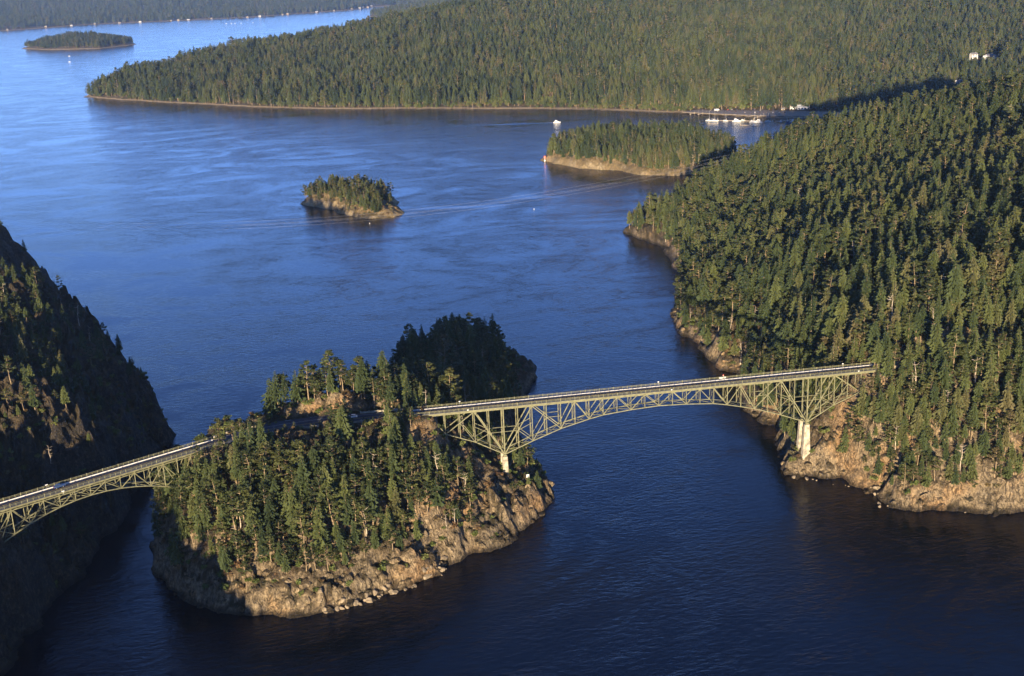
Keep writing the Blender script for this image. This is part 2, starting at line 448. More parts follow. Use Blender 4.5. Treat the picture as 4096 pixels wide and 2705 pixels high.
RIGHT_POLY = [(-900,-420),(1500,-420),(1600,900),(800,830),(650,800),(520,770),(430,745),(350,705),(290,672),(250,648),(234,632),(239,598),(253,562),(245,494),(218,393),(195,330),(182,285),(181,266),(185,244),(180,205),(182,177),(190,168),(182,140),(172,118),(170,99),(173,87),(171,74),(178,70),(176,55),(167,41),(162,19),(155,6),(154,1),(160,-6),(169,-8),(170,-11),(182,-11),(183,-20),(187,-28),(193,-34),(190,-43),(188,-53),(206,-60),(221,-64),(240,-74),(252,-77),(300,-92),(380,-110),(480,-180),(560,-300)][2:]
RIGHT_POLY = [(560,-420),(1500,-420),(1600,900)]+RIGHT_POLY[1:]
RIGHT_CT = [(165,3,4),(176,-2,9),(185,6,22),(195,6,38),(206,5,53),(215,0,56),(240,-10,58),(227,-44,29),(240,-42,36),(262,-52,36),(262,-20,57),(300,-45,60),(210,-32,26),(201,-20,27),(196,20,36),(189,60,18),(203,60,34),(216,100,43),(204,180,20),(216,180,32),(232,180,43),(200,250,12),(230,250,32),(262,200,58),(300,100,69),(300,0,67),(350,-65,72),(222,330,12),(240,350,22),(265,350,36),(268,450,20),(300,450,38),(280,560,18),(262,600,10),(300,620,20),(350,600,52),(400,620,66),(430,600,80),(492,600,90),(553,600,97),(600,500,126),(400,450,60),(500,400,88),(400,250,80),(500,150,108),(700,300,160),(600,-50,118),(350,670,18),(430,700,26),(520,720,32),(650,750,42),(800,780,50),(900,500,150),(1200,300,150),(900,0,130)]
RIGHT = Land('wooded_hillside', RIGHT_POLY, RIGHT_CT, axis([(145,330,1.5),(330,620,5),(620,1600,14)]), axis([(-420,-120,8),(-120,100,1.5),(100,330,3),(330,900,7)]), M['rock'], cliff=5, cl_s=2.5, shore_noise=3.0, rocky=1.25, hill_noise=(5, 70), seed=2, post=flatten([EST_ROAD], 7, 0.15, 8))

LEFT_POLY = [(-187,155),(-189,135),(-196,77),(-203,40),(-209,16),(-215,-24),(-222,-59),(-232,-92),(-238,-130),(-234,-170),(-228,-230),(-220,-300),(-212,-360),(-225,-400),(-300,-430),(-1300,-450),(-1300,900),(-560,760),(-380,620),(-319,545),(-312,520),(-308,470),(-304,425),(-280,378),(-248,338),(-229,282),(-206,230),(-193,190)]
LEFT_CT = [(-194,150,9),(-203,170,22),(-222,205,32),(-242,255,40),(-258,300,46),(-272,335,44),(-228,110,44),(-211,38,24),(-215,46,38),(-224,54,50),(-240,58,60),(-219,22,14),(-228,12,20),(-240,18,36),(-262,200,54),(-300,200,58),(-300,100,70),(-320,430,30),(-330,505,45),(-352,500,68),(-372,500,76),(-400,300,60),(-300,10,58),(-252,0,38),(-232,-30,22),(-262,-82,54),(-245,-62,38),(-248,-100,36),(-258,-125,33),(-254,-180,20),(-283,-148,38),(-225,-350,24),(-245,-320,34),(-272,-302,44),(-300,-250,50),(-317,-242,50),(-330,-320,46),(-330,-110,50),(-420,-120,58),(-500,0,66),(-500,200,64),(-600,500,70),(-900,200,70),(-800,-200,60),(-300,-60,54)]
LEFT = Land('cliff_headland', LEFT_POLY, LEFT_CT, axis([(-1300,-480,20),(-480,-330,5),(-330,-170,1.6)]), axis([(-460,-130,4),(-130,320,1.7),(320,620,4),(620,900,15)]), M['shaded_headrock'], cliff=6, cl_s=2.5, shore_noise=6.0, rocky=2.6, hill_noise=(11, 34), seed=3, post=flatten([WST_ROAD], 7, 0.15, 8))

STRAW = Land('small_islet', [(-101,929),(-87,905),(-63,875),(-58,851),(-34,813),(-17,803),(6,799),(18,812),(20,835),(12,870),(19,897),(8,930),(-25,958),(-62,968),(-92,952)],
    [(-60,912,15),(-32,890,13),(-12,858,9),(4,830,4.5),(-80,928,9),(-5,915,8),(-40,930,12)], axis([(-112,32,2)]), axis([(790,980,2)]), M['isletrock'], cliff=4.5, cl_s=4, shore_noise=3, rocky=0.8, hill_noise=(1.5, 25), seed=4)
BEN = Land('wooded_island', [(249,1141),(267,1092),(283,1050),(301,1033),(330,1013),(345,966),(390,938),(450,948),(500,1000),(520,1060),(500,1130),(430,1190),(340,1220),(270,1190)],
    [(300,1120,14),(290,1150,10),(371,1120,22),(430,1090,22),(480,1050,9),(340,1050,13),(400,1000,12),(320,1080,16)], axis([(235,540,4)]), axis([(925,1240,4)]), M['isletrock'], cliff=5, cl_s=6, shore_noise=4, rocky=0.8, hill_noise=(2, 40), seed=5)
HOY_POLY = [(-629,2621),(-581,2560),(-380,2323),(-244,2190),(-144,2081),(11,1979),(184,1882),(348,1795),(477,1696),(611,1569),(650,1515),(692,1464),(740,1420),(795,1378),(860,1330),(930,1270),(1010,1190),(1150,1100),(1400,1040),(3600,900),(3600,4200),(900,4200),(400,3500),(0,3250),(-300,3080),(-500,2880),(-610,2720)]
HOY_CT = [(-600,2640,4),(-522,2700,42),(-420,2650,40),(-273,2800,72),(-74,2800,86),(90,2700,108),(246,2600,138),(312,2600,150),(-200,2450,45),(50,2250,55),(250,2150,70),(450,2050,72),(500,2450,150),(732,2700,185),(700,2100,100),(850,1900,75),(1158,2700,185),(1000,2300,130),(640,1600,5),(690,1560,5),(650,1545,2.2),(715,1490,2.2),(775,1440,2.2),(740,1500,3),(690,1530,2.4),(810,1450,4),(850,1410,5),(900,1600,35),(800,1600,16),(1050,1450,20),(1309,1800,62),(1200,1600,42),(1450,1500,45),(1790,2500,170),(1500,2100,105),(2200,2000,130),(2500,3000,250),(1500,3300,230),(300,3000,120),(1300,1250,12),(1900,1400,60)]
MAR = [(590,1560),(640,1480),(700,1430),(800,1360),(900,1310),(960,1330),(900,1410),(800,1490),(740,1530),(690,1560),(640,1600)]
def mar_post(X, Y, Z, D):
    k = np.clip(sdist(X, Y, MAR)/18+1, 0, 1)
    return np.where(D > 0, 2.7*k+Z*(1-k), Z)
HOY = Land('far_forest_hill', HOY_POLY, HOY_CT, axis([(-680,900,14),(900,1500,18),(1500,3600,60)]), axis([(880,2200,14),(2200,4200,28)]), M['farland'], cliff=0.8, cl_s=4, shore_noise=5, rocky=0, hill_noise=(6, 160), seed=6, post=mar_post)
SKAG = Land('distant_islet', [(-1310,5310),(-1170,5085),(-920,4955),(-790,5180),(-850,5400),(-1100,5520),(-1270,5450)], [(-1040,5250,44),(-1180,5280,26),(-900,5200,22)], axis([(-1330,-770,14)]), axis([(4930,5550,14)]), M['farland'], cliff=3, cl_s=6, shore_noise=8, rocky=0, hill_noise=(3, 90), seed=8)
MAIN = Land('distant_shore', [(-9000,6600),(-3200,7300),(-1933,7762),(-1479,8165),(-922,8125),(-358,8085),(-12,8497),(364,8769),(517,9211),(560,9300),(900,9400),(7000,10000),(7000,20000),(-9000,20000)],
    [(-3000,9500,90),(-1800,10500,150),(-500,10500,130),(300,10500,90),(-2500,13000,230),(0,13000,200),(3000,13000,220),(-6000,12000,220),(-1500,9000,40),(-200,9300,40),(1500,11000,120)], axis([(-9000,-2600,260),(-2600,1200,45),(1200,7000,200)]), axis([(6500,11500,60),(11500,20000,300)]), M['farland'], cliff=2, cl_s=10, shore_noise=14, rocky=0, hill_noise=(14, 500), seed=9)
PEN = Land('distant_point', [(380,7350),(430,6900),(480,6480),(560,6250),(900,5900),(3500,5600),(3500,8800),(700,8400),(450,7700)], [(700,7200,50),(900,6800,70),(1400,7000,110),(2500,7000,150),(560,6900,22)], axis([(340,1400,30),(1400,3500,120)]), axis([(5560,8850,45)]), M['farland'], cliff=2, cl_s=8, shore_noise=10, rocky=0, hill_noise=(8, 250), seed=10)

# ------------------------------------------------------------------ tree meshes
def trunk_mesh(h, r, rnd, bend=0.02, sides=6, n=6, name='trunk', mat=None, top=0.97):
    mb = MB(); pts = []; rad = []
    bx = by = 0
    for i in range(n+1):
        t = i/n
        pts.append((bx*h, by*h, -1.2+(h*top+1.2)*t)); rad.append(max(0.03, r*(1-t)**0.8*(1.25 if i == 0 else 1)))
        bx += rnd.uniform(-bend, bend)/2; by += rnd.uniform(-bend, bend)/2
    mb.tube(pts, rad, sides)
    return mb, pts

def fir_crown(h, R, clear, rnd, dens=1.0, droop=0.35, gap=0.12, power=0.85):
    mb = MB(); z = h*clear; k = 0
    while z < h*0.985:
        t = (z-h*clear)/(h*(1-clear))
        prof = (1-t)**power*(0.55+0.45*min(1, t/0.14))
        L0 = R*prof+0.22
        nb = int(round((4+4*prof)*dens))
        off = rnd.random()*6.3
        for b in range(max(3, nb)):
            if rnd.random() < gap: continue
            a = off+b*2*math.pi/nb+rnd.uniform(-.35, .35)
            L = L0*rnd.uniform(0.6, 1.2)
            if rnd.random() < 0.06: L *= 1.25
            ca, sa = math.cos(a), math.sin(a)
            zz = z+rnd.uniform(-.5, .5)*h*0.03
            dr = droop*rnd.uniform(0.4, 1.4)
            up = 0.12*L
            def P(u, w, dz): return (ca*u-sa*w, sa*u+ca*w, zz+dz)
            w1 = L*rnd.uniform(0.26, 0.40)+0.15; w2 = w1*rnd.uniform(0.45, 0.8)
            p0 = P(0.04*L, 0, 0.05*L); p1 = P(L*0.5, 0, up-dr*L*0.25); p2 = P(L, 0, -dr*L*0.75)
            for sgn in (-1, 1):
                e1 = P(L*rnd.uniform(0.34, 0.55), sgn*w1, -dr*L*0.4-w1*rnd.uniform(.35, .8))
                e2 = P(L*rnd.uniform(0.66, 0.85), sgn*w2, -dr*L*0.75-w2*rnd.uniform(.3, .8))
                n = len(mb.v); mb.v += [p0, p1, p2, e1, e2, P(L*0.62, sgn*w1*0.25, -dr*L*0.35)]
                if sgn > 0: mb.f += [(n, n+3, n+1), (n+1, n+5, n+4), (n+1, n+4, n+2)]
                else: mb.f += [(n, n+1, n+3), (n+1, n+4, n+5), (n+1, n+2, n+4)]
        k += 1
        z += h*(1-clear)*(0.030+0.030*(1-t))*rnd.uniform(0.85, 1.2)/dens
    mb.tri((0.1, 0, h*0.95), (-0.1, 0.05, h*0.95), (0, 0, h*1.01))
    return mb

def clump(mb, c, r, n, rnd, flat=0.6, leaf=0.55):
    for i in range(n):
        while True:
            p = Vector((rnd.uniform(-1, 1), rnd.uniform(-1, 1), rnd.uniform(-1, 1)))
            if 0.25 < p.length < 1: break
        p = Vector((p.x*r, p.y*r, p.z*r*flat))+Vector(c)
        q = Matrix.Rotation(rnd.random()*6.28, 3, 'Z') @ Matrix.Rotation(rnd.uniform(-0.9, 0.9), 3, 'X') @ Matrix.Rotation(rnd.uniform(-0.6, 0.6), 3, 'Y')
        s = leaf*rnd.uniform(0.6, 1.3)
        a = [Vector((s, 0, -s*.2)), Vector((-s*.3, s*.7, 0)), Vector((-s, -s*.1, s*.1)), Vector((s*.1, -s*.75, 0))]
        mb.quad(*[p+q @ w for w in a])

def pine_crown(h, R, rnd, clear=0.42, nb=17, leaf=0.62, per=15, trunkpts=None):
    mb = MB(); br = MB()
    for i in range(nb):
        t = (i+rnd.random()*0.6)/nb
        z = h*(clear+(1-clear)*0.97*t)
        prof = (1-t**2.2)*(0.7+0.5*math.sin(min(1, t*2.2)*math.pi/2))
        a = i*2.4+rnd.uniform(-.5, .5); L = max(0.5, R*prof*rnd.uniform(0.55, 1.1))
        tip = Vector((math.cos(a)*L, math.sin(a)*L, z+L*rnd.uniform(-.05, .35)))
        br.tube([(0, 0, z-0.3), tip*0.55+Vector((0, 0, (z)*0.45-0.15*L)), tip], [0.10, 0.07, 0.03], 3, False)
        clump(mb, tip, max(0.8, L*0.42), per, rnd, 0.5, leaf)
        if L > 1.6: clump(mb, tip*0.6+Vector((math.cos(a+1), math.sin(a+1), 0))*L*0.2+Vector((0, 0, z*0.4)), L*0.36, per//2+2, rnd, 0.45, leaf)
    clump(mb, (0, 0, h*0.95), R*0.33, per, rnd, 0.8, leaf)
    return mb, br

def fir_proto(i, h, R, clear, rnd, mat='fir', dens=1.0, droop=0.35, gap=0.12, power=0.85):
    t, pts = trunk_mesh(h, h*0.013+0.06, rnd)
    return dict(h=h, trunk=t.mesh('trunk', M['bark']), crown=fir_crown(h, R, clear, rnd, dens, droop, gap, power).mesh('crown', M[mat]))
def pine_proto(i, h, R, clear, rnd, nb=17, per=15, mat='pine'):
    t, pts = trunk_mesh(h, h*0.014+0.08, rnd, 0.04)
    c, b = pine_crown(h, R, rnd, clear, nb, 0.62, per)
    n = len(t.v); t.v += b.v; t.f += [tuple(q+n for q in f) for f in b.f]
    return dict(h=h, trunk=t.mesh('trunk', M['bark']), crown=c.mesh('crown', M[mat]))
def snag_proto(h, rnd, nb=9):
    t, pts = trunk_mesh(h, 0.34, rnd, 0.05, 6, 7, top=0.98)
    for i in range(nb):
        z = h*rnd.uniform(0.45, 0.95); a = rnd.random()*6.3; L = h*rnd.uniform(0.06, 0.2)
        q = Vector((math.cos(a)*L, math.sin(a)*L, z+L*rnd.uniform(-.1, .5)))
        t.tube([(0, 0, z), (q.x*.5, q.y*.5, z+0.02*L), q], [0.13, 0.09, 0.04], 4, False)
    return dict(h=h, trunk=t.mesh('trunk', M['dead']), crown=None)
def bush_proto(h, R, rnd, mat='broad', n=8, per=16):
    mb = MB(); tr = MB()
    for i in range(n):
        a = rnd.random()*6.3; r = R*math.sqrt(rnd.random())*0.75; z = h*rnd.uniform(0.3, 0.8)*(1-0.35*r/R)
        clump(mb, (math.cos(a)*r, math.sin(a)*r, z), R*0.5, per, rnd, 0.75, 0.42+0.05*R)
        tr.tube([(0, 0, -0.6), (math.cos(a)*r*.5, math.sin(a)*r*.5, z*.6), (math.cos(a)*r, math.sin(a)*r, z)], [0.12, 0.08, 0.03], 3, False)
    return dict(h=h, trunk=tr.mesh('trunk', M['bark']), crown=mb.mesh('crown', M[mat]))

R_ = random.Random(11)
FIRS = [fir_proto(i, 20, R_.uniform(3.3, 4.9), R_.choice((0.08, 0.14, 0.22, 0.3)), R_, dens=R_.uniform(0.9, 1.15), droop=R_.uniform(.2, .55), gap=R_.uniform(.08, .25), power=R_.uniform(0.42, 0.85)) for i in range(12)]
PINES = [pine_proto(i, 17, R_.uniform(3.0, 4.3), R_.uniform(0.3, 0.52), R_, nb=R_.randint(14, 20)) for i in range(9)]
SNAGS = [snag_proto(14, R_, R_.randint(6, 12)) for i in range(4)]
BUSH = [bush_proto(3.0, 2.2, R_) for i in range(4)]
BROWN = [bush_proto(2.6, 2.0, R_, 'brown') for i in range(2)]
LEAFY = [bush_proto(9.0, 4.2, R_, 'broad', 16, 18) for i in range(3)]
KINDS = {'fir_tree': FIRS, 'pine_tree': PINES, 'dead_tree': SNAGS, 'bush': BUSH, 'dry_bush': BROWN, 'broadleaf_tree': LEAFY}

# ------------------------------------------------------------------ scattering
def project(x, y, z):
    d = np.stack([x-CAM[0], y-CAM[1], z-CAM[2]], -1)
    w = d @ CF
    return 2048+4800*(d @ CR)/w, 1352.5-4800*(d @ CU)/w, w
def jgrid(x0, x1, y0, y1, s, seed):
    r = np.random.default_rng(seed)
    gx, gy = np.meshgrid(np.arange(x0, x1, s), np.arange(y0, y1, s))
    gx = gx+(np.arange(gx.shape[0]) % 2)[:, None]*s*0.5
    return (gx+r.uniform(-.42, .42, gx.shape)*s).ravel(), (gy+r.uniform(-.42, .42, gy.shape)*s).ravel(), r
def roadclear(x, y, paths, half):
    ok = np.ones(x.shape, bool)
    for pts in paths:
        for a, b in zip(pts[:-1], pts[1:]):
            ex, ey = b.x-a.x, b.y-a.y
            t = np.clip(((x-a.x)*ex+(y-a.y)*ey)/(ex*ex+ey*ey), 0, 1)
            ok &= np.hypot(x-a.x-t*ex, y-a.y-t*ey) > half
    return ok
NEAR = []      # (kind, variant, x, y, z, scale, rot, region)
def put(kind, x, y, z, height, region, r, var=None, tilt=0.0):
    pr = KINDS[kind]; v = int(r.integers(len(pr))) if var is None else var
    NEAR.append((kind, v, float(x), float(y), float(z), height/pr[v]['h'], float(r.uniform(0, 6.28)), region, float(r.normal(0, 0.035))))

# --- the bridge's island
x, y, r = jgrid(-190, 70, -100, 265, 5.0, 21)
d = PASS.d(x, y); z = PASS.z(x, y)
dens = fbm(x/22, y/22, 77, 3)
dome = np.hypot((x+10)/20, (y+12)/20) < 1
ok = (d > 4) & roadclear(x, y, [ISL_ROAD], 6.5)
front = y < -8
lim = np.where(x < -60, 13, 13)+8*fbm(x/14, y/14, 5, 3)
ok &= np.where(front, (z > lim) | (r.random(x.shape) < 0.10), z > 4)
ok &= ~(dome & (r.random(x.shape) > 0.16))
ok &= ~((x > 10) & (y < 40) & (r.random(x.shape) > 0.5))
ok &= ~((np.abs(y-3) < 6) & (x > -52) & (x < 30))          # under the truss
ok &= roadclear(x, y, [ISL_ROAD[5:18]], 13.5) | (y < 3)
ok &= dens > -0.5
for i in np.nonzero(ok)[0]:
    q = r.random()
    k = 'fir_tree' if q < 0.48 else ('pine_tree' if q < 0.95 else 'dead_tree')
    h = r.uniform(12, 25)*(0.72 if z[i] < 20 and front[i] else 1.0)
    if x[i] > -55 and y[i] < 40: h *= 0.75
    if y[i] > 80: h = r.uniform(14, 20)
    if k == 'dead_tree': h *= 0.75
    dd = np.min([math.hypot(p.x-x[i], p.y-y[i]) for p in ISL_ROAD])
    if y[i] < 2 and dd < 22: h = min(h, 13)
    uu, vv, ww = project(np.array([x[i]]), np.array([y[i]]), np.array([z[i]+h]))
    if y[i] < 6 and vv[0] < 1742 and ((1060 < uu[0] < 1310) or (1395 < uu[0] < 1545)):
        h = max(4.0, h-(1742-vv[0])/6.6)
    lim_v = 1775 if uu[0] < 865 else (1668 if uu[0] < 1050 else 0)
    if y[i] < 8:
        if 1640 < uu[0] < 1810: lim_v = 1755
        elif 1810 <= uu[0] < 1955: lim_v = 1815
        elif 1955 <= uu[0] < 2065: lim_v = 1900
    if x[i] > 34 and y[i] > 140: continue
    if x[i] > -18 and 14 < y[i] < 80: h = min(h, 5)
    if y[i] > 80: h *= r.uniform(0.45, 1.25)
    if vv[0] < lim_v:
        h = h-(lim_v-vv[0])/6.6
        if h < 4: continue
    put(k, x[i], y[i], z[i]-0.3, h, 'island', r)
# bushes on its rocks
x, y, r = jgrid(-190, 70, -100, 265, 4.2, 22)
d = PASS.d(x, y); z = PASS.z(x, y)
ok = (d > 4) & roadclear(x, y, [ISL_ROAD], 6.0) & (fbm(x/16, y/16, 99, 3) > -0.25) & (r.random(x.shape) < 0.7)
for i in np.nonzero(ok)[0]:
    put('dry_bush' if r.random() < 0.26 else 'bush', x[i], y[i], z[i]-0.2, r.uniform(1.2, 3.4), 'island', r)

# --- the right-hand hillside
x, y, r = jgrid(150, 1050, -160, 800, 8.0, 31)
d = RIGHT.d(x, y); z = RIGHT.z(x, y)
u_, v_, w_ = project(x, y, z+12)
near = (y < 20)
lim = np.where(near, 15+11*fbm(x/16, y/16, 55, 3), 4)
ok = (d > 3.5) & roadclear(x, y, [EST_ROAD], 6.0) & (u_ < 4500) & (u_ > 2300)
ok &= (z > lim) | (r.random(x.shape) < 0.10)
ok &= ~((x > 150) & (x < 206) & (np.abs(y-3) < 9))
for i in np.nonzero(ok)[0]:
    q = r.random()
    k = 'fir_tree' if q < 0.74 else ('pine_tree' if q < 0.975 else 'dead_tree')
    h = r.uniform(17, 33)*(0.75 if d[i] < 18 else 1.0)
    if near[i]: h = r.uniform(14, 24)*(0.75 if z[i] < 28 else 1.0)
    if k == 'dead_tree': h *= 0.75
    put(k, x[i], y[i], z[i]-0.3, h, 'clifftop' if near[i] else ('shore' if d[i] < 40 else 'hillside'), r)
x, y, r = jgrid(150, 330, -100, 330, 4.6, 32)
d = RIGHT.d(x, y); z = RIGHT.z(x, y)
ok = (d > 4) & (d < 60) & roadclear(x, y, [EST_ROAD], 6.0) & (fbm(x/16, y/16, 98, 3) > -0.12) & (r.random(x.shape) < 0.6)
for i in np.nonzero(ok)[0]:
    put('dry_bush' if r.random() < 0.25 else 'bush', x[i], y[i], z[i]-0.2, r.uniform(1.3, 3.6), 'clifftop' if y[i] < 20 else 'shore', r)

x, y, r = jgrid(160, 330, -80, 22, 4.8, 33)
d = RIGHT.d(x, y); z = RIGHT.z(x, y)
ok = (d > 5) & roadclear(x, y, [EST_ROAD], 6.0) & (z > 9+10*fbm(x/15, y/15, 56, 3)) & ~((x > 150) & (x < 206) & (np.abs(y-3) < 9)) & (r.random(x.shape) < 0.8)
for i in np.nonzero(ok)[0]:
    q = r.random(); put('fir_tree' if q < 0.45 else ('pine_tree' if q < .95 else 'dead_tree'), x[i], y[i], z[i]-.3, r.uniform(8, 18), 'clifftop', r)
x, y, r = jgrid(184, 250, -62, -14, 4.4, 34)
d = RIGHT.d(x, y); z = RIGHT.z(x, y)
ok = (d > 4) & (np.hypot((x-206)/20, (y+34)/17) < 1)
for i in np.nonzero(ok)[0]:
    put('fir_tree' if r.random() < .5 else 'pine_tree', x[i], y[i], z[i]-.3, r.uniform(6, 13), 'clifftop', r)
# --- the left-hand cliff
x, y, r = jgrid(-520, -175, -440, 620, 6.8, 41)
d = LEFT.d(x, y); z = LEFT.z(x, y)
sl = np.hypot(LEFT.z(x+3, y)-LEFT.z(x-3, y), LEFT.z(x, y+3)-LEFT.z(x, y-3))/6
ok = (d > 5) & roadclear(x, y, [WST_ROAD], 6.5) & (r.random(x.shape) < np.clip(1.05-sl*0.72, 0.07, 0.8))
ok &= ~(np.hypot(x+258, y+78) < 12)
for i in np.nonzero(ok)[0]:
    q = r.random(); k = 'fir_tree' if q < 0.6 else ('pine_tree' if q < 0.96 else 'dead_tree')
    h = r.uniform(9, 18)*(0.75 if d[i] < 30 else 1)
    if -300 < x[i] < -235 and -210 < y[i] < 40: h = min(h, 6)
    put(k, x[i], y[i], z[i]-0.3, h, 'headland', r)
x, y, r = jgrid(-330, -175, -140, 330, 5.0, 42)
d = LEFT.d(x, y); z = LEFT.z(x, y)
ok = (d > 3) & roadclear(x, y, [WST_ROAD], 6.5) & (fbm(x/16, y/16, 97, 3) > 0.08)
for i in np.nonzero(ok)[0]:
    put('dry_bush' if r.random() < 0.2 else 'bush', x[i], y[i], z[i]-0.2, r.uniform(1.2, 3.2), 'headland', r)

# --- the small islet
x, y, r = jgrid(-110, 30, 790, 975, 5.0, 51)
d = STRAW.d(x, y); z = STRAW.z(x, y)
ok = (d > 5) & (z > 4.5) & ~((x > -6) & (y < 850)) & (fbm(x/18, y/18, 31, 2) > -0.35)
for i in np.nonzero(ok)[0]:
    put('fir_tree' if r.random() < 0.5 else 'pine_tree', x[i], y[i], z[i]-0.3, r.uniform(5, 20), 'islet', r)
ok = (d > 3) & (r.random(x.shape) < 0.5)
for i in np.nonzero(ok)[0]:
    put('dry_bush' if r.random() < 0.5 else 'bush', x[i]+2, y[i]+2, STRAW.z(x[i]+2, y[i]+2)-0.2, r.uniform(1.0, 2.6), 'islet', r)

# choose those that show largest as individuals; the rest become one mass
KW = {'fir_tree': 'fir', 'pine_tree': 'open-crowned pine', 'dead_tree': 'bare pale dead tree', 'bush': 'low green bush', 'dry_bush': 'low reddish brown bush'}
def zone(kind, x, y, z, reg, u, v):
    """where the plant stands, told by things one can find in the picture"""
    if reg == 'island':
        if y > 75: return 'on the shaded back hump of the bridge island'
        if y > 12: return 'behind the road on the bridge island'
        if x > -2: return 'on the right tip of the bridge island'
        if x > -48 and y > -14: return 'under the left anchor span of the truss bridge'
        if z < 14: return 'on shore rocks of the bridge island, ' + ('left half' if x < -95 else 'right half')
        if x < -138: return 'on the left flank by the arch bridge end'
        if x > -58: return 'on the right flank of the bridge island slope'
        if z > 40: return 'just below the island road'
        return 'mid-slope on the near side of bridge island, ' + ('left part' if x < -98 else 'right part')
    if reg == 'clifftop':
        if u < 3420: return 'between tall pier and right end of truss bridge'
        return 'on the right-hand cliff, ' + ('lower rocks' if z < 30 else 'upper edge') + (' near the picture edge' if u > 3800 else ' right of the tall pier')
    if reg == 'shore':
        return 'on the shore behind the bridge, ' + ('just above its right end' if v > 1150 else ('halfway along the wooded shore' if v > 950 else 'on the far wooded point'))
    if reg == 'hillside':
        h = 'low' if v > 1250 else ('halfway up' if v > 850 else 'high')
        return h+' in the hillside forest behind the bridge, ' + ('left part' if u < 3100 else ('middle part' if u < 3650 else 'near picture edge'))
    if reg == 'headland':
        return 'on the shaded left-hand cliff, ' + ('above the arch bridge' if v < 1900 else 'below the arch bridge')
    return 'on the small islet in mid water, ' + ('left half' if x < -40 else 'right half')
CATS = {'fir_tree': 'tree', 'pine_tree': 'tree', 'dead_tree': 'dead tree', 'bush': 'bush', 'dry_bush': 'bush', 'broadleaf_tree': 'tree'}
A = np.array([(n[2], n[3], n[4]+0.5*n[5]*KINDS[n[0]][n[1]]['h'], n[5]*KINDS[n[0]][n[1]]['h']) for n in NEAR])
PU, PV, PW = project(A[:, 0], A[:, 1], A[:, 2])
size = np.where((PU > -30) & (PU < 4126) & (PV > -30) & (PV < 2735), A[:, 3]/PW, 0)
LIMIT = {'fir_tree': 300, 'pine_tree': 300, 'dead_tree': 60, 'bush': 220, 'dry_bush': 90}
single = set()
for k in LIMIT:
    idx = [i for i, n in enumerate(NEAR) if n[0] == k and size[i] > 0]
    idx.sort(key=lambda i: -size[i])
    single |= set(idx[:LIMIT[k]])
def tree_object(kind, v, x, y, z, s, rot, label, group, tilt=0.0):
    pr = KINDS[kind][v]
    e = bpy.data.objects.new(kind, None); e.empty_display_size = 0.5
    e.location = (x, y, z); e.rotation_euler = (tilt, 0, rot); e.scale = (s*0.96, s*1.04, s)
    COL.objects.link(e); tag(e, label, CATS[kind], group)
    for nm in ('trunk', 'crown'):
        if pr[nm] is None: continue
        c = bpy.data.objects.new(nm if not (kind in ('bush', 'dry_bush')) else {'trunk': 'stem', 'crown': 'foliage'}[nm], pr[nm])
        c.parent = e; COL.objects.link(c)
    return e
from collections import defaultdict
zones = defaultdict(list)
for i in sorted(single):
    k, v, x, y, z, s, rot, reg, tilt = NEAR[i]
    zones[(k, zone(k, x, y, z, reg, PU[i], PV[i]))].append(i)
for (k, zn), L in zones.items():
    L.sort(key=lambda i: PU[i]); hs = sorted(A[i, 3] for i in L); n = len(L)
    tall = max(L, key=lambda i: A[i, 3]) if n > 2 else None
    for j, i in enumerate(L):
        kk, v, x, y, z, s, rot, reg, tilt = NEAR[i]
        if n == 1: lb = KW[k]+' '+zn
        elif j == 0: lb = 'leftmost '+KW[k]+' '+zn
        elif j == n-1: lb = 'rightmost '+KW[k]+' '+zn
        elif i == tall: lb = ('tallest ' if 'tree' in k else 'largest ')+KW[k]+' '+zn
        else:
            q = hs.index(A[i, 3])/n
            sz = 'short ' if q < .33 else ('middle-sized ' if q < .67 else 'tall ')
            if 'bush' in k: sz = {'short ': 'small ', 'tall ': 'large '}.get(sz, sz)
            lb = sz+KW[k]+' '+zn
        lb = ' '.join(lb.split()[:16])
        tree_object(k, v, x, y, z, s, rot, lb, KW[k]+'s '+zn, tilt)

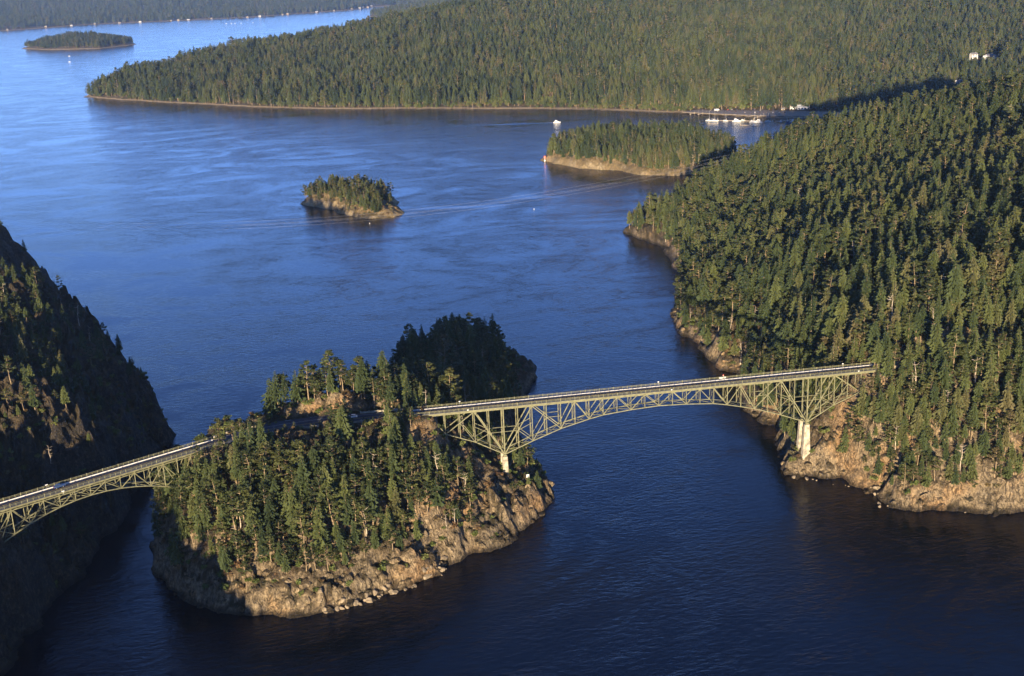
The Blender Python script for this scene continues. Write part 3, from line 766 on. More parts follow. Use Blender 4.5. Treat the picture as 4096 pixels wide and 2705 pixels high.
# --- masses of trees, one object per wood
def source(name, protos):
    c = bpy.data.collections.new(name)
    for i, p in enumerate(protos):
        me = bpy.data.meshes.new('source_tree')
        vs, fs, mi = [], [], []
        for j, part in enumerate((p['trunk'], p['crown'])):
            if part is None: continue
            n = len(vs)
            vs += [tuple(q.co) for q in part.vertices]; fs += [tuple(n+a for a in f.vertices) for f in part.polygons]
            mi += [j]*len(part.polygons)
        me.from_pydata(vs, [], fs)
        me.materials.append(p['trunk'].materials[0]); me.materials.append((p['crown'] or p['trunk']).materials[0])
        me.polygons.foreach_set('material_index', mi); me.update()
        o = bpy.data.objects.new('%s_%02d' % (name, i), me); c.objects.link(o)
    return c
def forest(name, src, pts, rot, scl, var, label, cat):
    me = bpy.data.meshes.new(name); me.vertices.add(len(pts)); me.vertices.foreach_set('co', np.asarray(pts, float).ravel())
    for nm, arr, typ in (('rot', rot, 'FLOAT'), ('scl', scl, 'FLOAT'), ('var', var, 'INT')):
        a = me.attributes.new(nm, typ, 'POINT'); a.data.foreach_set('value', np.asarray(arr, np.int32 if typ == 'INT' else np.float32))
    o = link(bpy.data.objects.new(name, me)); tag(o, label, cat, kind='stuff')
    g = bpy.data.node_groups.new(name, 'GeometryNodeTree')
    g.interface.new_socket('Geometry', in_out='INPUT', socket_type='NodeSocketGeometry')
    g.interface.new_socket('Geometry', in_out='OUTPUT', socket_type='NodeSocketGeometry')
    N = g.nodes; gi = N.new('NodeGroupInput'); go = N.new('NodeGroupOutput')
    ci = N.new('GeometryNodeCollectionInfo'); ci.inputs['Collection'].default_value = src
    ci.inputs['Separate Children'].default_value = True; ci.inputs['Reset Children'].default_value = True
    ip = N.new('GeometryNodeInstanceOnPoints'); ip.inputs['Pick Instance'].default_value = True
    def attr(nm, typ):
        q = N.new('GeometryNodeInputNamedAttribute'); q.data_type = typ; q.inputs['Name'].default_value = nm
        return [s for s in q.outputs if s.name == 'Attribute' and s.enabled][0]
    cx = N.new('ShaderNodeCombineXYZ')
    g.links.new(attr('rot', 'FLOAT'), cx.inputs[2])
    er = N.new('FunctionNodeEulerToRotation'); g.links.new(cx.outputs[0], er.inputs[0])
    g.links.new(gi.outputs[0], ip.inputs['Points']); g.links.new(ci.outputs[0], ip.inputs['Instance'])
    g.links.new(attr('var', 'INT'), ip.inputs['Instance Index']); g.links.new(er.outputs[0], ip.inputs['Rotation'])
    g.links.new(attr('scl', 'FLOAT'), ip.inputs['Scale']); g.links.new(ip.outputs[0], go.inputs[0])
    md = o.modifiers.new('trees', 'NODES'); md.node_group = g
    return o
ALLP = FIRS+PINES+SNAGS+BUSH+BROWN+LEAFY
OFF = {'fir_tree': 0}; _n = 0
for k in ('fir_tree', 'pine_tree', 'dead_tree', 'bush', 'dry_bush', 'broadleaf_tree'):
    OFF[k] = _n; _n += len(KINDS[k])
HS = np.array([p['h'] for p in ALLP])
SRC = source('wood', ALLP)
rest = [n for i, n in enumerate(NEAR) if i not in single]
RLAB = {'island': ('remaining_trees', 'smaller trees and shrubs filling in between the firs of the bridge island'), 'clifftop': ('cliff_wood', 'trees and shrubs filling in the wood above the right-hand cliff'),
        'shore': ('shore_wood', 'trees filling in along the shore of the right-hand hillside'), 'hillside': ('hillside_wood', 'dense dark forest covering the right-hand hillside'),
        'headland': ('headland_wood', 'trees and shrubs on the shaded left-hand headland'), 'islet': ('islet_wood', 'low scrub and trees on the small islet in mid water')}
for reg, (nm, lb) in RLAB.items():
    S = [n for n in rest if n[7] == reg]
    if S:
        forest(nm, SRC, [(n[2], n[3], n[4]) for n in S], [n[6] for n in S], [n[5] for n in S], [OFF[n[0]]+n[1] for n in S], lb, 'forest')

def wood(land, name, bbox, s, hmin, hmax, seed, label, dmin=6, accept=None, mixp=(0.78, 0.97), zmin=0.8, leafy=None, frame=(-300, 4400), cap=None):
    x, y, r = jgrid(*bbox, s, seed)
    d = land.d(x, y); z = land.z(x, y)
    u_, v_, w_ = project(x, y, z+10)
    ok = (d > dmin) & (z > zmin) & (u_ > frame[0]) & (u_ < frame[1]) & (v_ > -260)
    if accept is not None: ok &= accept(x, y, d, z)
    x, y, z, d = x[ok], y[ok], z[ok], d[ok]; n = len(x)
    q = r.random(n); var = np.where(q < mixp[0], r.integers(0, len(FIRS), n), np.where(q < mixp[1], OFF['pine_tree']+r.integers(0, len(PINES), n), OFF['dead_tree']+r.integers(0, len(SNAGS), n)))
    h = r.uniform(hmin, hmax, n)*(1+0.40*fbm(x/55, y/55, seed, 3))
    h = np.where(q >= mixp[1], h*0.75, h)
    if leafy is not None:
        lf = (leafy(x, y, d, z)) > r.random(n)
        var = np.where(lf, OFF['broadleaf_tree']+r.integers(0, len(LEAFY), n), var); h = np.where(lf, r.uniform(7, 15, n), h)
    if cap is not None:
        for hx, hy, hzz, half in cap:
            vx, vy = CAM[0]-hx, CAM[1]-hy; L = math.hypot(vx, vy); vx /= L; vy /= L
            tt = (x-hx)*vx+(y-hy)*vy; lat = np.abs(-(x-hx)*vy+(y-hy)*vx)
            los = hzz+(CAM[2]-hzz)*tt/L
            h = np.where((tt > -4) & (tt < 500) & (lat < half), np.clip(los-z, 3, h), h)
    forest(name, SRC, np.c_[x, y, z-0.3], r.uniform(0, 6.28, n), h/HS[var], var, label, 'forest')
    return n
cnt = {}
cnt['ben'] = wood(BEN, 'island_wood', (235, 540, 925, 1240), 7.0, 13, 29, 61, 'dense conifer wood covering the larger wooded island', 7, lambda x, y, d, z: (z > 5)|(d > 14))
def hoy_ok(x, y, d, z):
    m_ = sdist(x, y, MAR) < 2
    house = (np.hypot((x-1272)/42, (y-1690)/38) > 1) & (np.hypot((x-1245)/38, (y-1640)/45) > 1) & (np.hypot((x-1115)/20, (y-1503)/24) > 1) & (np.hypot((x-1006)/15, (y-1416)/18) > 1)
    return m_ & house
cnt['hoy'] = wood(HOY, 'far_forest', (-660, 2000, 1000, 3000), 10.0, 24, 42, 62, 'dense conifer forest covering the long hill across the water', 8, hoy_ok, (0.80, 0.997), leafy=lambda x, y, d, z: np.where(d < 34, 0.85, np.where(d < 80, 0.4, 0.05))*np.clip((x+400)/700, 0.3, 1), cap=[(1276, 1708, float(HOY.z(1276, 1708))+5, 34), (1121, 1521, float(HOY.z(1121, 1521))+2, 9), (1011, 1430, float(HOY.z(1011, 1430))+2, 8)])
cnt['hoy2'] = wood(HOY, 'upland_forest', (1990, 2700, 1300, 3000), 13, 25, 38, 63, 'conifer forest on the upland at the upper right edge', 5, None, (0.85, 0.99))
cnt['skag'] = wood(SKAG, 'distant_wood', (-1330, -770, 4930, 5550), 12, 20, 30, 64, 'conifer wood covering the distant low island at upper left', 14)
cnt['main'] = wood(MAIN, 'distant_forest', (-2800, 1500, 7600, 11500), 33, 26, 44, 65, 'hazy blue forest beyond the far shore at the top left', 30, None, (0.9, 1.0))
cnt['pen'] = wood(PEN, 'point_forest', (360, 1700, 5700, 8600), 24, 26, 40, 66, 'hazy forest on the distant point at the top', 14, None, (0.9, 1.0))
print('trees', len(NEAR), len(single), cnt, len(zones))

# ------------------------------------------------------------------ bridges
def hbeam_mesh(name, mat):
    mb = MB()                                  # unit H-section, length along X 0..1, width Y, height Z
    mb.box(0, -.5, -.5, 1, -.32, .5); mb.box(0, .32, -.5, 1, .5, .5); mb.box(0, -.318, -.09, 1, .318, .09)
    return mb.mesh(name, mat)
def box_mesh(name, mat):
    mb = MB(); mb.box(0, -.5, -.5, 1, .5, .5); return mb.mesh(name, mat)
HB = hbeam_mesh('rolled_beam', M['steel']); BX = box_mesh('plated_beam', M['steel'])
def member(name, p0, p1, w, h, parent, mesh=None, off=None):
    p0, p1 = Vector(p0), Vector(p1)
    d = p1-p0; L = d.length; d = d/L
    side = d.cross(Vector((0, 0, 1)))
    if side.length < 0.02: side = off or Vector((0, 1, 0))
    side.normalize(); up = side.cross(d)
    o = bpy.data.objects.new(name, mesh or HB)
    COL.objects.link(o); o.parent = parent
    mw = Matrix(((d.x*L, side.x*w, up.x*h, p0.x), (d.y*L, side.y*w, up.y*h, p0.y), (d.z*L, side.z*w, up.z*h, p0.z), (0, 0, 0, 1)))
    o.matrix_world = mw
    return o
def ribbon(mb, pts, offs0, offs1, z0, z1):
    """solid strip that follows a centre line between two side offsets"""
    rings = []
    for i, p in enumerate(pts):
        d = (pts[min(i+1, len(pts)-1)]-pts[max(i-1, 0)]); d.z = 0; d.normalize()
        n = Vector((-d.y, d.x, 0))
        rings.append([p+n*offs0+Vector((0, 0, z0)), p+n*offs1+Vector((0, 0, z0)), p+n*offs1+Vector((0, 0, z1)), p+n*offs0+Vector((0, 0, z1))])
    mb.loft(rings)
def lerp_path(a, b, step):
    n = max(1, int(round((b-a).length/step))); return [a+(b-a)*(i/n) for i in range(n+1)]
def rail(mb, a, b, spacing=2.54, h=1.12):
    P = lerp_path(a, b, spacing)
    for p in P:
        mb.beam(p+Vector((0, 0, 0.0)), p+Vector((0, 0, h)), 0.16, 0.16)
    for z, r in ((h-0.03, 0.15), (h*0.66, 0.10), (h*0.36, 0.10)):
        mb.beam(a+Vector((0, 0, z)), b+Vector((0, 0, z)), r, r)
    # taller lamp-like stanchions at panel points
    for p in P[::3]:
        mb.beam(p+Vector((0, 0, 0.0)), p+Vector((0, 0, h+0.28)), 0.26, 0.26)

def deck(parent, a, b, side, w0=-1.15, w1=7.85):
    """roadway, sidewalks, kerbs, railings from a to b; offsets measured from the near truss, side = unit normal"""
    up = Vector((0, 0, 1))
    def strip(name, o0, o1, z0, z1, mat, n=8, a=a, b=b):
        mb = MB(); d = (b-a).normalized()
        mb.loft([[p+side*o0+up*z0, p+side*o1+up*z0, p+side*o1+up*z1, p+side*o0+up*z1] for p in (a, b)])
        return mb.build(name, mat, parent)
    strip('road_deck', 0.1, 6.6, -0.30, 0.0, M['asphalt'])
    strip('sidewalk', w0, 0.098, -0.22, 0.22, M['asphalt'])
    strip('sidewalk', 6.862, w1, -0.22, 0.40, M['asphalt'])
    strip('kerb', 6.602, 6.86, -0.22, 0.44, M['kerb'])
    for o in (3.22, 3.40):
        strip('centre_line', o, o+0.11, 0.004, 0.012, M['yellow'])
    for o in (0.5, 6.1):
        strip('edge_line', o, o+0.12, 0.004, 0.012, M['white'])
    for o, zz in ((w0+0.12, 0.22), (w1-0.12, 0.42)):
        mb = MB(); rail(mb, a+side*o+up*zz, b+side*o+up*zz); mb.build('railing', M['steel'], parent)
    for o in (w0-0.06, w1+0.06):
        strip('fascia_beam', o-0.055, o+0.055, -0.75, -0.05, M['steel'])
    for o in (1.4, 3.35, 5.3):
        strip('stringer', o-0.15, o+0.15, -0.95, -0.31, M['steel'])

def truss_bridge(name, label, node, ks, top_z, dep, diags, subs, struts, panels_up, side_w=6.7, chord=(0.55, 0.5)):
    """node(k, n, z) gives a world point; dep[k] the depth of the lower chord below the upper one"""
    root = empty(name, node(ks[0], 0, 0)); tag(root, label, 'bridge')
    root.location = (0, 0, 0)
    for n in (0.0, side_w):
        for k in ks[:-1]:
            member('top_chord', node(k, n, top_z), node(k+1, n, top_z), chord[0], chord[1], root, BX)
        for k in ks[:-1]:
            if k in dep and k+1 in dep:
                member('bottom_chord', node(k, n, top_z-dep[k]), node(k+1, n, top_z-dep[k+1]), chord[0], chord[1]*0.9, root, BX)
        for k in ks:
            if k in dep:
                w = 0.62 if dep[k] > 24 else (0.40 if dep[k] > 9 else 0.32)
                member('vertical_post', node(k, n, top_z-dep[k]), node(k, n, top_z-0.25), w, w*0.8, root)
        for (k0, t0), (k1, t1), w in diags+subs+struts:
            p0 = node(k0, n, top_z-t0*1.0); p1 = node(k1, n, top_z-t1*1.0)
            member('diagonal_brace' if w > 0.36 else 'sub_strut', p0, p1, w*0.82, w*0.74, root)
        for k in ks:
            if k in dep:
                mb = MB(); mb.box(-0.9, -0.04, -0.55, 0.9, 0.04, 0.55)
    # cross frames between the two trusses
    for k in ks:
        member('floor_beam', node(k, -1.1, top_z+0.52), node(k, side_w+1.1, top_z+0.52), 0.34, 0.62, root)
        if k not in dep: continue
        d = dep[k]
        member('bottom_strut', node(k, 0, top_z-d+0.05), node(k, side_w, top_z-d+0.05), 0.26, 0.26, root)
        nseg = max(1, int(round(d/8.5)))
        for i in range(nseg):
            za, zb = top_z-d*i/nseg-0.3, top_z-d*(i+1)/nseg+0.2
            member('sway_brace', node(k, 0.2, za), node(k, side_w-0.2, zb), 0.12, 0.12, root)
            member('sway_brace', node(k, side_w-0.2, za), node(k, 0.2, zb), 0.12, 0.12, root)
            if i: member('sway_brace', node(k, 0.2, za+.25), node(k, side_w-0.2, za+.25), 0.2, 0.2, root)
    for k in ks[:-1]:
        if k in dep and k+1 in dep:
            a = (0.2, side_w-0.2) if k % 2 else (side_w-0.2, 0.2)
            member('lateral_brace', node(k, a[0], top_z-dep[k]+0.1), node(k+1, a[1], top_z-dep[k+1]+0.1), 0.24, 0.2, root)
            member('lateral_brace', node(k, a[1], top_z-dep[k]-0.16), node(k+1, a[0], top_z-dep[k+1]-0.16), 0.24, 0.2, root)
    return root

# main span over the pass
PAN = 7.62
TOPZ = 55.0
halfdep = {-6: 7.9, -4: 10.8, -2: 16.8, 0: 25.4, 2: 19.4, 4: 14.1, 6: 10.4, 7: 8.9, 9: 7.6, 11: 6.9}
DEP = {}
for k in range(-6, 12):
    if k in halfdep: DEP[k] = halfdep[k]
    else:
        a = max(q for q in halfdep if q < k); b = min(q for q in halfdep if q > k)
        DEP[k] = halfdep[a]+(halfdep[b]-halfdep[a])*(k-a)/(b-a)
for k in range(12, 29): DEP[k] = DEP[22-k]
def mid(k0, d0, k1, d1): return ((k0+k1)/2, (d0+d1)/2)
hd = []; hs = []; hst = []
def D_(k): return DEP[k]
hd += [((-6, D_(-6)), (-5, 0), .42), ((-5, 0), (-4, D_(-4)), .50), ((-4, D_(-4)), (-2, 0), .50), ((-2, 0), (0, D_(0)), .66), ((0, D_(0)), (2, 0), .60), ((2, 0), (4, D_(4)), .55),
       ((4, D_(4)), (5, 0), .50), ((5, 0), (6, D_(6)), .45), ((6, D_(6)), (7, 0), .45), ((7, D_(7)), (8, 0), .45), ((8, 0), (9, D_(9)), .45), ((9, D_(9)), (10, 0), .45), ((10, 0), (11, D_(11)), .42)]
m3 = mid(-4, D_(-4), -2, 0); m1 = mid(-2, 0, 0, D_(0)); p1 = mid(0, D_(0), 2, 0); p3 = mid(2, 0, 4, D_(4))
hs += [(m3, (-2, D_(-2)), .36), (m1, (-2, D_(-2)), .36), (p1, (2, D_(2)), .36), (p3, (2, D_(2)), .36)]
hst += [(m1, (-2, m1[1]*0.66), .34), (m1, (0, m1[1]), .34), (p1, (0, p1[1]), .34), (p1, (2, p1[1]*0.72), .34), (p3, (4, p3[1]), .34)]
def mir(L): return [((22-a[0], a[1]), (22-b[0], b[1]), w) for a, b, w in L]
def node_main(k, n, z): return Vector((k*PAN, n, z))
MAINBR = truss_bridge('truss_bridge', 'long pale green steel cantilever truss bridge from the island to the right-hand hillside', node_main, list(range(-6, 29)), TOPZ, DEP, hd+mir(hd), hs+mir(hs), hst+mir(hst), None)
deck(MAINBR, Vector((-6.05*PAN, 0, DECK_Z)), Vector((28.1*PAN, 0, DECK_Z)), Vector((0, 1, 0)))
for k in (0, 22):
    for n in (0, 6.7):
        mb = MB(); mb.box(k*PAN-0.9, n-0.55, TOPZ-DEP[0]-1.1, k*PAN+0.9, n+0.55, TOPZ-DEP[0]-0.32); mb.build('bearing_shoe', M['steel'], MAINBR)
# concrete piers: two battered shafts each
def shaft(parent, x, y, z0, z1, w0, w1, d0, d1):
    mb = MB(); c0, c1 = 0.28, 0.22
    def ring(w, d, c, z): return [(x-w/2+c, y-d/2, z), (x+w/2-c, y-d/2, z), (x+w/2, y-d/2+c, z), (x+w/2, y+d/2-c, z), (x+w/2-c, y+d/2, z), (x-w/2+c, y+d/2, z), (x-w/2, y+d/2-c, z), (x-w/2, y-d/2+c, z)]
    mb.loft([ring(w0, d0, c0, z0), ring(w1, d1, c1, z1)])
    return mb.build('concrete_pier', M['concrete'], parent)
def block(parent, name, x, y, z0, z1, w, d, mat='concrete'):
    mb = MB(); mb.box(x-w/2, y-d/2, z0, x+w/2, y+d/2, z1); return mb.build(name, M[mat], parent)
ZS = TOPZ-DEP[0]-1.12
for n in (0, 6.7):
    shaft(MAINBR, 22*PAN, n, 9.0, ZS, 4.6, 2.8, 3.6, 2.3)
    block(MAINBR, 'pier_footing', 22*PAN, n, 6.4, 8.98, 5.2, 4.2)
    block(MAINBR, 'pier_footing', 22*PAN-0.6, n-0.2, -1.0, 6.38, 5.0, 4.6)
    block(MAINBR, 'pier_strut', 22*PAN, 3.35, 16 if n else 24, 17.2 if n else 25, 1.2, 3.2)
    shaft(MAINBR, 0, n, 15, ZS, 3.4, 2.5, 3.0, 2.2)
for xx, zz in ((-6.55*PAN, 44), (28.55*PAN, 44)):
    for n in (-0.6, 7.3):
        block(MAINBR, 'abutment_pillar', xx, n, zz, DECK_Z+1.5, 1.5, 1.5)
    block(MAINBR, 'abutment_wall', xx, 3.35, zz-4, DECK_Z-0.32, 5.6, 9.6)
# small signs fixed to the railings
for (px, yy, zz, w, h) in ((-21.5, 7.9, DECK_Z+1.9, 0.8, 0.42), (-18.5, -1.28, DECK_Z+0.2, 0.8, 0.42), (86, 7.95, DECK_Z+1.9, 0.8, 0.42), (90.5, -1.28, DECK_Z+.2, 0.8, 0.42), (191, 7.95, DECK_Z+1.9, 0.8, 0.42), (196, -1.28, DECK_Z+.2, 0.8, 0.42)):
    mb = MB(); mb.box(px-w/2, yy-0.04, zz, px+w/2, yy+0.04, zz+h); mb.beam((px, yy+.1, zz-1.4 if yy > 0 else zz-0.2), (px, yy+.1, zz), .08, .08)
    tag(mb.build('sign_panel', M['white']), 'small white sign on the %s railing %s' % ('far' if yy > 0 else 'near', 'above the left anchor span' if px < 0 else ('near the middle of the long bridge' if px < 100 else 'near the right end of the long bridge')), 'sign', 'signs on the bridge railings')
nv = empty('navigation_light', (122, 7.9, DECK_Z+0.4)); tag(nv, 'white railing box with amber navigation light right of mid span', 'light')
mb = MB(); mb.box(-1.9, -0.1, 0.1, 1.9, 0.4, 0.9); mb.build('housing', M['white'], nv)
mb = MB(); mb.tube([(0.4, 0.1, 0.9), (0.4, 0.1, 1.7)], 0.2, 8); mb.build('lamp_post', M['white'], nv)
mb = MB(); mb.tube([(0.4, 0.1, 1.7), (0.4, 0.1, 2.2)], [0.34, 0.22], 8); mb.build('lamp', M['red'], nv)

# arch span over the narrow channel
CP = 7.12
def node_canoe(k, n, z): return canoe(-7.0+k*CP, n, z)
CDEP = {k: 53.95-(49.75-0.0057*(k*CP)**2) for k in range(-7, 8)}
cd = []
for k in range(-7, 7):
    if k % 2 == 0: cd.append(((k, CDEP[k]), (k+1, 0), .42))
    else: cd.append(((k, 0), (k+1, CDEP[k+1]), .42))
cs = []; cst = []
for s in (-1, 1):
    mm = (s*6.0, 0.0)
    cs += [((s*6.5, (CDEP[6]+CDEP[7])/2*0.5), (s*7, CDEP[7]), .36), ((s*6, CDEP[6]*0.52), (s*5, CDEP[5]), .36), ((s*5, 0), (s*7, CDEP[7]), .42), ((s*6, CDEP[6]*0.5), (s*7, CDEP[7]*0.42), .30), ((s*6, CDEP[6]*0.5), (s*5, CDEP[5]*0.55), .30)]
CANOE = truss_bridge('arch_bridge', 'pale green steel deck arch bridge from the island to the left-hand cliff', node_canoe, list(range(-9, 10)), 53.95, CDEP, cd, cs, cst, None, chord=(0.58, 0.5))
CANOE_DZ = DECK_Z-0.62
deck(CANOE, canoe(-7-9.3*CP, 0, CANOE_DZ), canoe(-7+9.15*CP, 0, CANOE_DZ), BR_N)
for s in (-9.5, 9.4):
    for n in (-0.7, 7.4):
        p = canoe(-7+s*CP, n, 0); mb = MB(); mb.beam(p+Vector((0, 0, 42)), p+Vector((0, 0, DECK_Z+1.0)), 1.6, 1.6); mb.build('abutment_pillar', M['concrete'], CANOE)
for s in (-7, 7):
    for n in (0, 6.7):
        p = canoe(-7+s*CP, n, 53.95-CDEP[7]); mb = MB(); mb.beam(p+Vector((0, 0, -14)), p+Vector((0, 0, -.3)), 3.0, 2.6); mb.build('concrete_pier', M['concrete'], CANOE)

# ------------------------------------------------------------------ island road
def road(name, pts, half=4.6):
    mb = MB(); ribbon(mb, pts, -half, half, -0.4, 0.0); o = mb.build(name, M['asphalt']); tag(o, kind='structure')
    for off in (-0.14, 0.06):
        mb = MB(); ribbon(mb, pts, off, off+0.1, 0.004, 0.010); mb.build('centre_line', M['yellow'], o)
    for off in (-half+0.9, half-1.0):
        mb = MB(); ribbon(mb, pts, off, off+0.14, 0.004, 0.010); mb.build('edge_line', M['white'], o)
    return o
RD = road('island_road', ISL_ROAD, 5.2)
road('east_road', EST_ROAD, 4.6)
road('west_road', WST_ROAD, 4.6)
# lay-by on the far side of the island road, with two parking marks
i0 = 6
lay = [p for p in ISL_ROAD[5:18]]
mb = MB(); ribbon(mb, lay, 5.21, 11.0, -0.4, -0.01); tag(mb.build('lay_by', M['asphalt']), kind='structure')
mb = MB(); ribbon(mb, lay, 11.01, 12.6, -0.5, 0.03); tag(mb.build('gravel_verge', M['gravel']), kind='structure')
for j in (4, 7):
    a, b = lay[j], lay[j]+(lay[j+1]-lay[j]).normalized()*3.2
    mb = MB(); ribbon(mb, [a, b], 8.6, 8.9, -0.004, 0.004); mb.build('parking_mark', M['white'], RD)
# low stone guard walls by the bridge ends
for pts, off in ((ISL_ROAD[18:24], 6.4), (ISL_ROAD[2:7], 6.4), (ISL_ROAD[4:20], -6.2)):
    mb = MB(); ribbon(mb, pts, off, off+0.5, -0.6, 0.85)
    for p, q in zip(pts[:-1], pts[1:]):
        d = (q-p).normalized(); n = Vector((-d.y, d.x, 0)); c = p+n*(off+0.25); mb.beam(c+Vector((0, 0, -.6)), c+Vector((0, 0, 1.15)), 0.7, 0.7)
    lb = 'low stone guard wall along the ' + ('near side of the island road' if off < 0 else ('far side of the road by the long truss bridge' if pts[0].x > -80 else 'far side of the road by the arch bridge'))
    tag(mb.build('guard_wall', M['concrete']), lb, 'wall')

# ------------------------------------------------------------------ vehicles
def car_parts(root, paint, s=1.0):
    L, Wd = 4.5, 1.8
    mb = MB(); prof = [(-2.25, .35, .62), (-2.2, .28, .86), (-1.5, .26, .95), (-0.6, .25, .93), (0.7, .25, .92), (1.5, .26, .86), (2.12, .3, .72), (2.25, .38, .55)]
    rings = []
    for xx, zb, zt in prof:
        w = Wd/2*(0.86 if abs(xx) > 2.1 else (0.95 if abs(xx) > 1.6 else 1.0))
        rings.append([(xx, -w*.92, zb), (xx, w*.92, zb), (xx, w, (zb+zt)/2), (xx, w*.9, zt), (xx, -w*.9, zt), (xx, -w, (zb+zt)/2)])
    mb.loft(rings); mb.build('body', paint, root)
    mb = MB(); mb.loft([[(-1.75, -.72, .93), (-1.75, .72, .93), (-1.35, .6, 1.34), (-1.35, -.6, 1.34)], [(0.15, -.74, .92), (0.15, .74, .92), (0.1, .62, 1.42), (0.1, -.62, 1.42)], [(1.1, -.7, .9), (1.1, .7, .9), (0.5, .6, 1.36), (0.5, -.6, 1.36)]]); mb.build('windows', M['glass'], root)
    mb = MB(); mb.loft([[(-1.38, -.6, 1.345), (-1.38, .6, 1.345), (-1.34, .56, 1.40), (-1.34, -.56, 1.40)], [(0.1, -.62, 1.425), (0.1, .62, 1.425), (0.1, .58, 1.48), (0.1, -.58, 1.48)], [(0.52, -.6, 1.365), (0.52, .6, 1.365), (0.5, .56, 1.42), (0.5, -.56, 1.42)]]); mb.build('roof', paint, root)
    for xx in (-1.4, 1.38):
        for yy in (-.82, .82):
            mb = MB(); mb.tube([(xx, yy-.11, .33), (xx, yy+.11, .33)], .33, 12); w = mb.build('wheel', M['rubber'], root)
            mb = MB(); mb.tube([(xx, yy+(.112 if yy > 0 else -.132), .33), (xx, yy+(.132 if yy > 0 else -.112), .33)], .19, 10); mb.build('rim', M['metal'], w)
    for yy in (-.62, .62):
        mb = MB(); mb.box(2.18, yy-.17, .56, 2.27, yy+.17, .70); mb.build('headlight', M['white'], root)
        mb = MB(); mb.box(-2.28, yy-.15, .66, -2.19, yy+.15, .80); mb.build('tail_light', M['red'], root)
def car(loc, rz, paint, label, group=None, scale=1.0):
    e = empty('car', loc, rz); e.scale = (scale,)*3; car_parts(e, paint); tag(e, label, 'car', group); return e
def on_path(pts, x, off):
    i = min(range(len(pts)-1), key=lambda j: abs(pts[j].x-x)); d = (pts[i+1]-pts[i]).normalized(); n = Vector((-d.y, d.x, 0))
    return pts[i]+n*off+Vector((0, 0, 0.012)), math.atan2(d.y, d.x)
p, a = on_path(ISL_ROAD, -76, 1.9); car(p, a+math.pi, M['white'], 'white car driving on the island road between the two bridges', scale=1.12)
p = canoe(-19, 5.0, CANOE_DZ+0.012); car(p, math.radians(30), M['darkblue'], 'dark blue car crossing the arch bridge on the left', scale=1.12)
for s, n, w in ((-23.5, 7.95, 'far'), (-19.5, -1.3, 'near')):
    p = canoe(s, n, CANOE_DZ+(1.7 if n > 0 else 0.3)); mb = MB(); mb.beam(p-BR_U*.7, p+BR_U*.5, .08, .5); mb.beam(p+Vector((0, 0, -1.3)), p, .08, .08)
    tag(mb.build('sign_panel', M['white']), 'small white sign on the %s railing of the arch bridge' % w, 'sign', 'signs on the bridge railings')
# posts by the lay-by and a notice on the island's right tip
for j, (xx, lb) in enumerate(((-101, 'left'), (-94, 'right'))):
    p, a = on_path(ISL_ROAD, xx, 12.0); e = empty('marker_post', p); tag(e, 'white topped marker post at the lay-by verge, the %s one of two' % lb, 'post', 'lay-by marker posts')
    mb = MB(); mb.tube([(0, 0, -.3), (0, 0, .8)], .11, 8); mb.build('post', M['wood'], e)
    mb = MB(); mb.tube([(0, 0, .8), (0, 0, 1.5)], [.34, .26], 8); mb.build('cap', M['white'], e)
e = empty('notice_board', (11, -4, PASS.z(11, -4))); tag(e, 'small white notice on a post near the right tip of the bridge island', 'sign')
mb = MB(); mb.tube([(0, 0, -1), (0, 0, 3.6)], .09, 6); mb.build('post', M['wood'], e)
mb = MB(); mb.box(-.75, -.16, 2.5, .75, -.09, 4.3); mb.build('board', M['white'], e)

# ------------------------------------------------------------------ boats
def hull_mesh(L, B, H, mat):
    mb = MB(); rings = []
    for t, w, zb in ((0, .84, .0), (.25, 1, -.1), (.6, .94, -.1), (.82, .6, .0), (.95, .22, .25), (1, .03, .45)):
        x = -L/2+L*t; b = B/2*w; sh = H*(1+0.35*t*t)
        rings.append([(x, -b*.55, -.35+zb*H), (x, b*.55, -.35+zb*H), (x, b*.95, .3), (x, b, sh), (x, -b, sh), (x, -b*.95, .3)])
    mb.loft(rings); return mb
def motorboat(loc, rz, L, label, group=None, mat='white', fly=True, name='motorboat'):
    e = empty(name, loc, rz); tag(e, label, 'boat', group); B = L*.32; H = L*.11
    hull_mesh(L, B, H, mat).build('hull', M[mat], e)
    mb = MB(); mb.loft([[(-L*.30, -B*.36, H*1.05), (-L*.30, B*.36, H*1.05), (-L*.30, B*.34, H*2.5), (-L*.30, -B*.34, H*2.5)], [(L*.10, -B*.36, H*1.05), (L*.10, B*.36, H*1.05), (L*.05, B*.32, H*2.5), (L*.05, -B*.32, H*2.5)], [(L*.30, -B*.24, H*1.05), (L*.30, B*.24, H*1.05), (L*.24, B*.2, H*1.5), (L*.24, -B*.2, H*1.5)]])
    mb.build('cabin', M[mat], e)
    for s in (-1, 1):
        mb = MB(); mb.box(-L*.24, s*B*.365-.02, H*1.6, L*.04, s*B*.365+.02, H*2.2); mb.build('window', M['glass'], e)
    if fly:
        mb = MB(); mb.box(-L*.26, -B*.28, H*2.51, -L*.02, B*.28, H*3.1); mb.build('flybridge', M[mat], e)
        mb = MB(); mb.beam((-L*.2, 0, H*3.1), (-L*.2, 0, H*4.4), .12, .12); mb.build('mast', M['metal'], e)
    return e
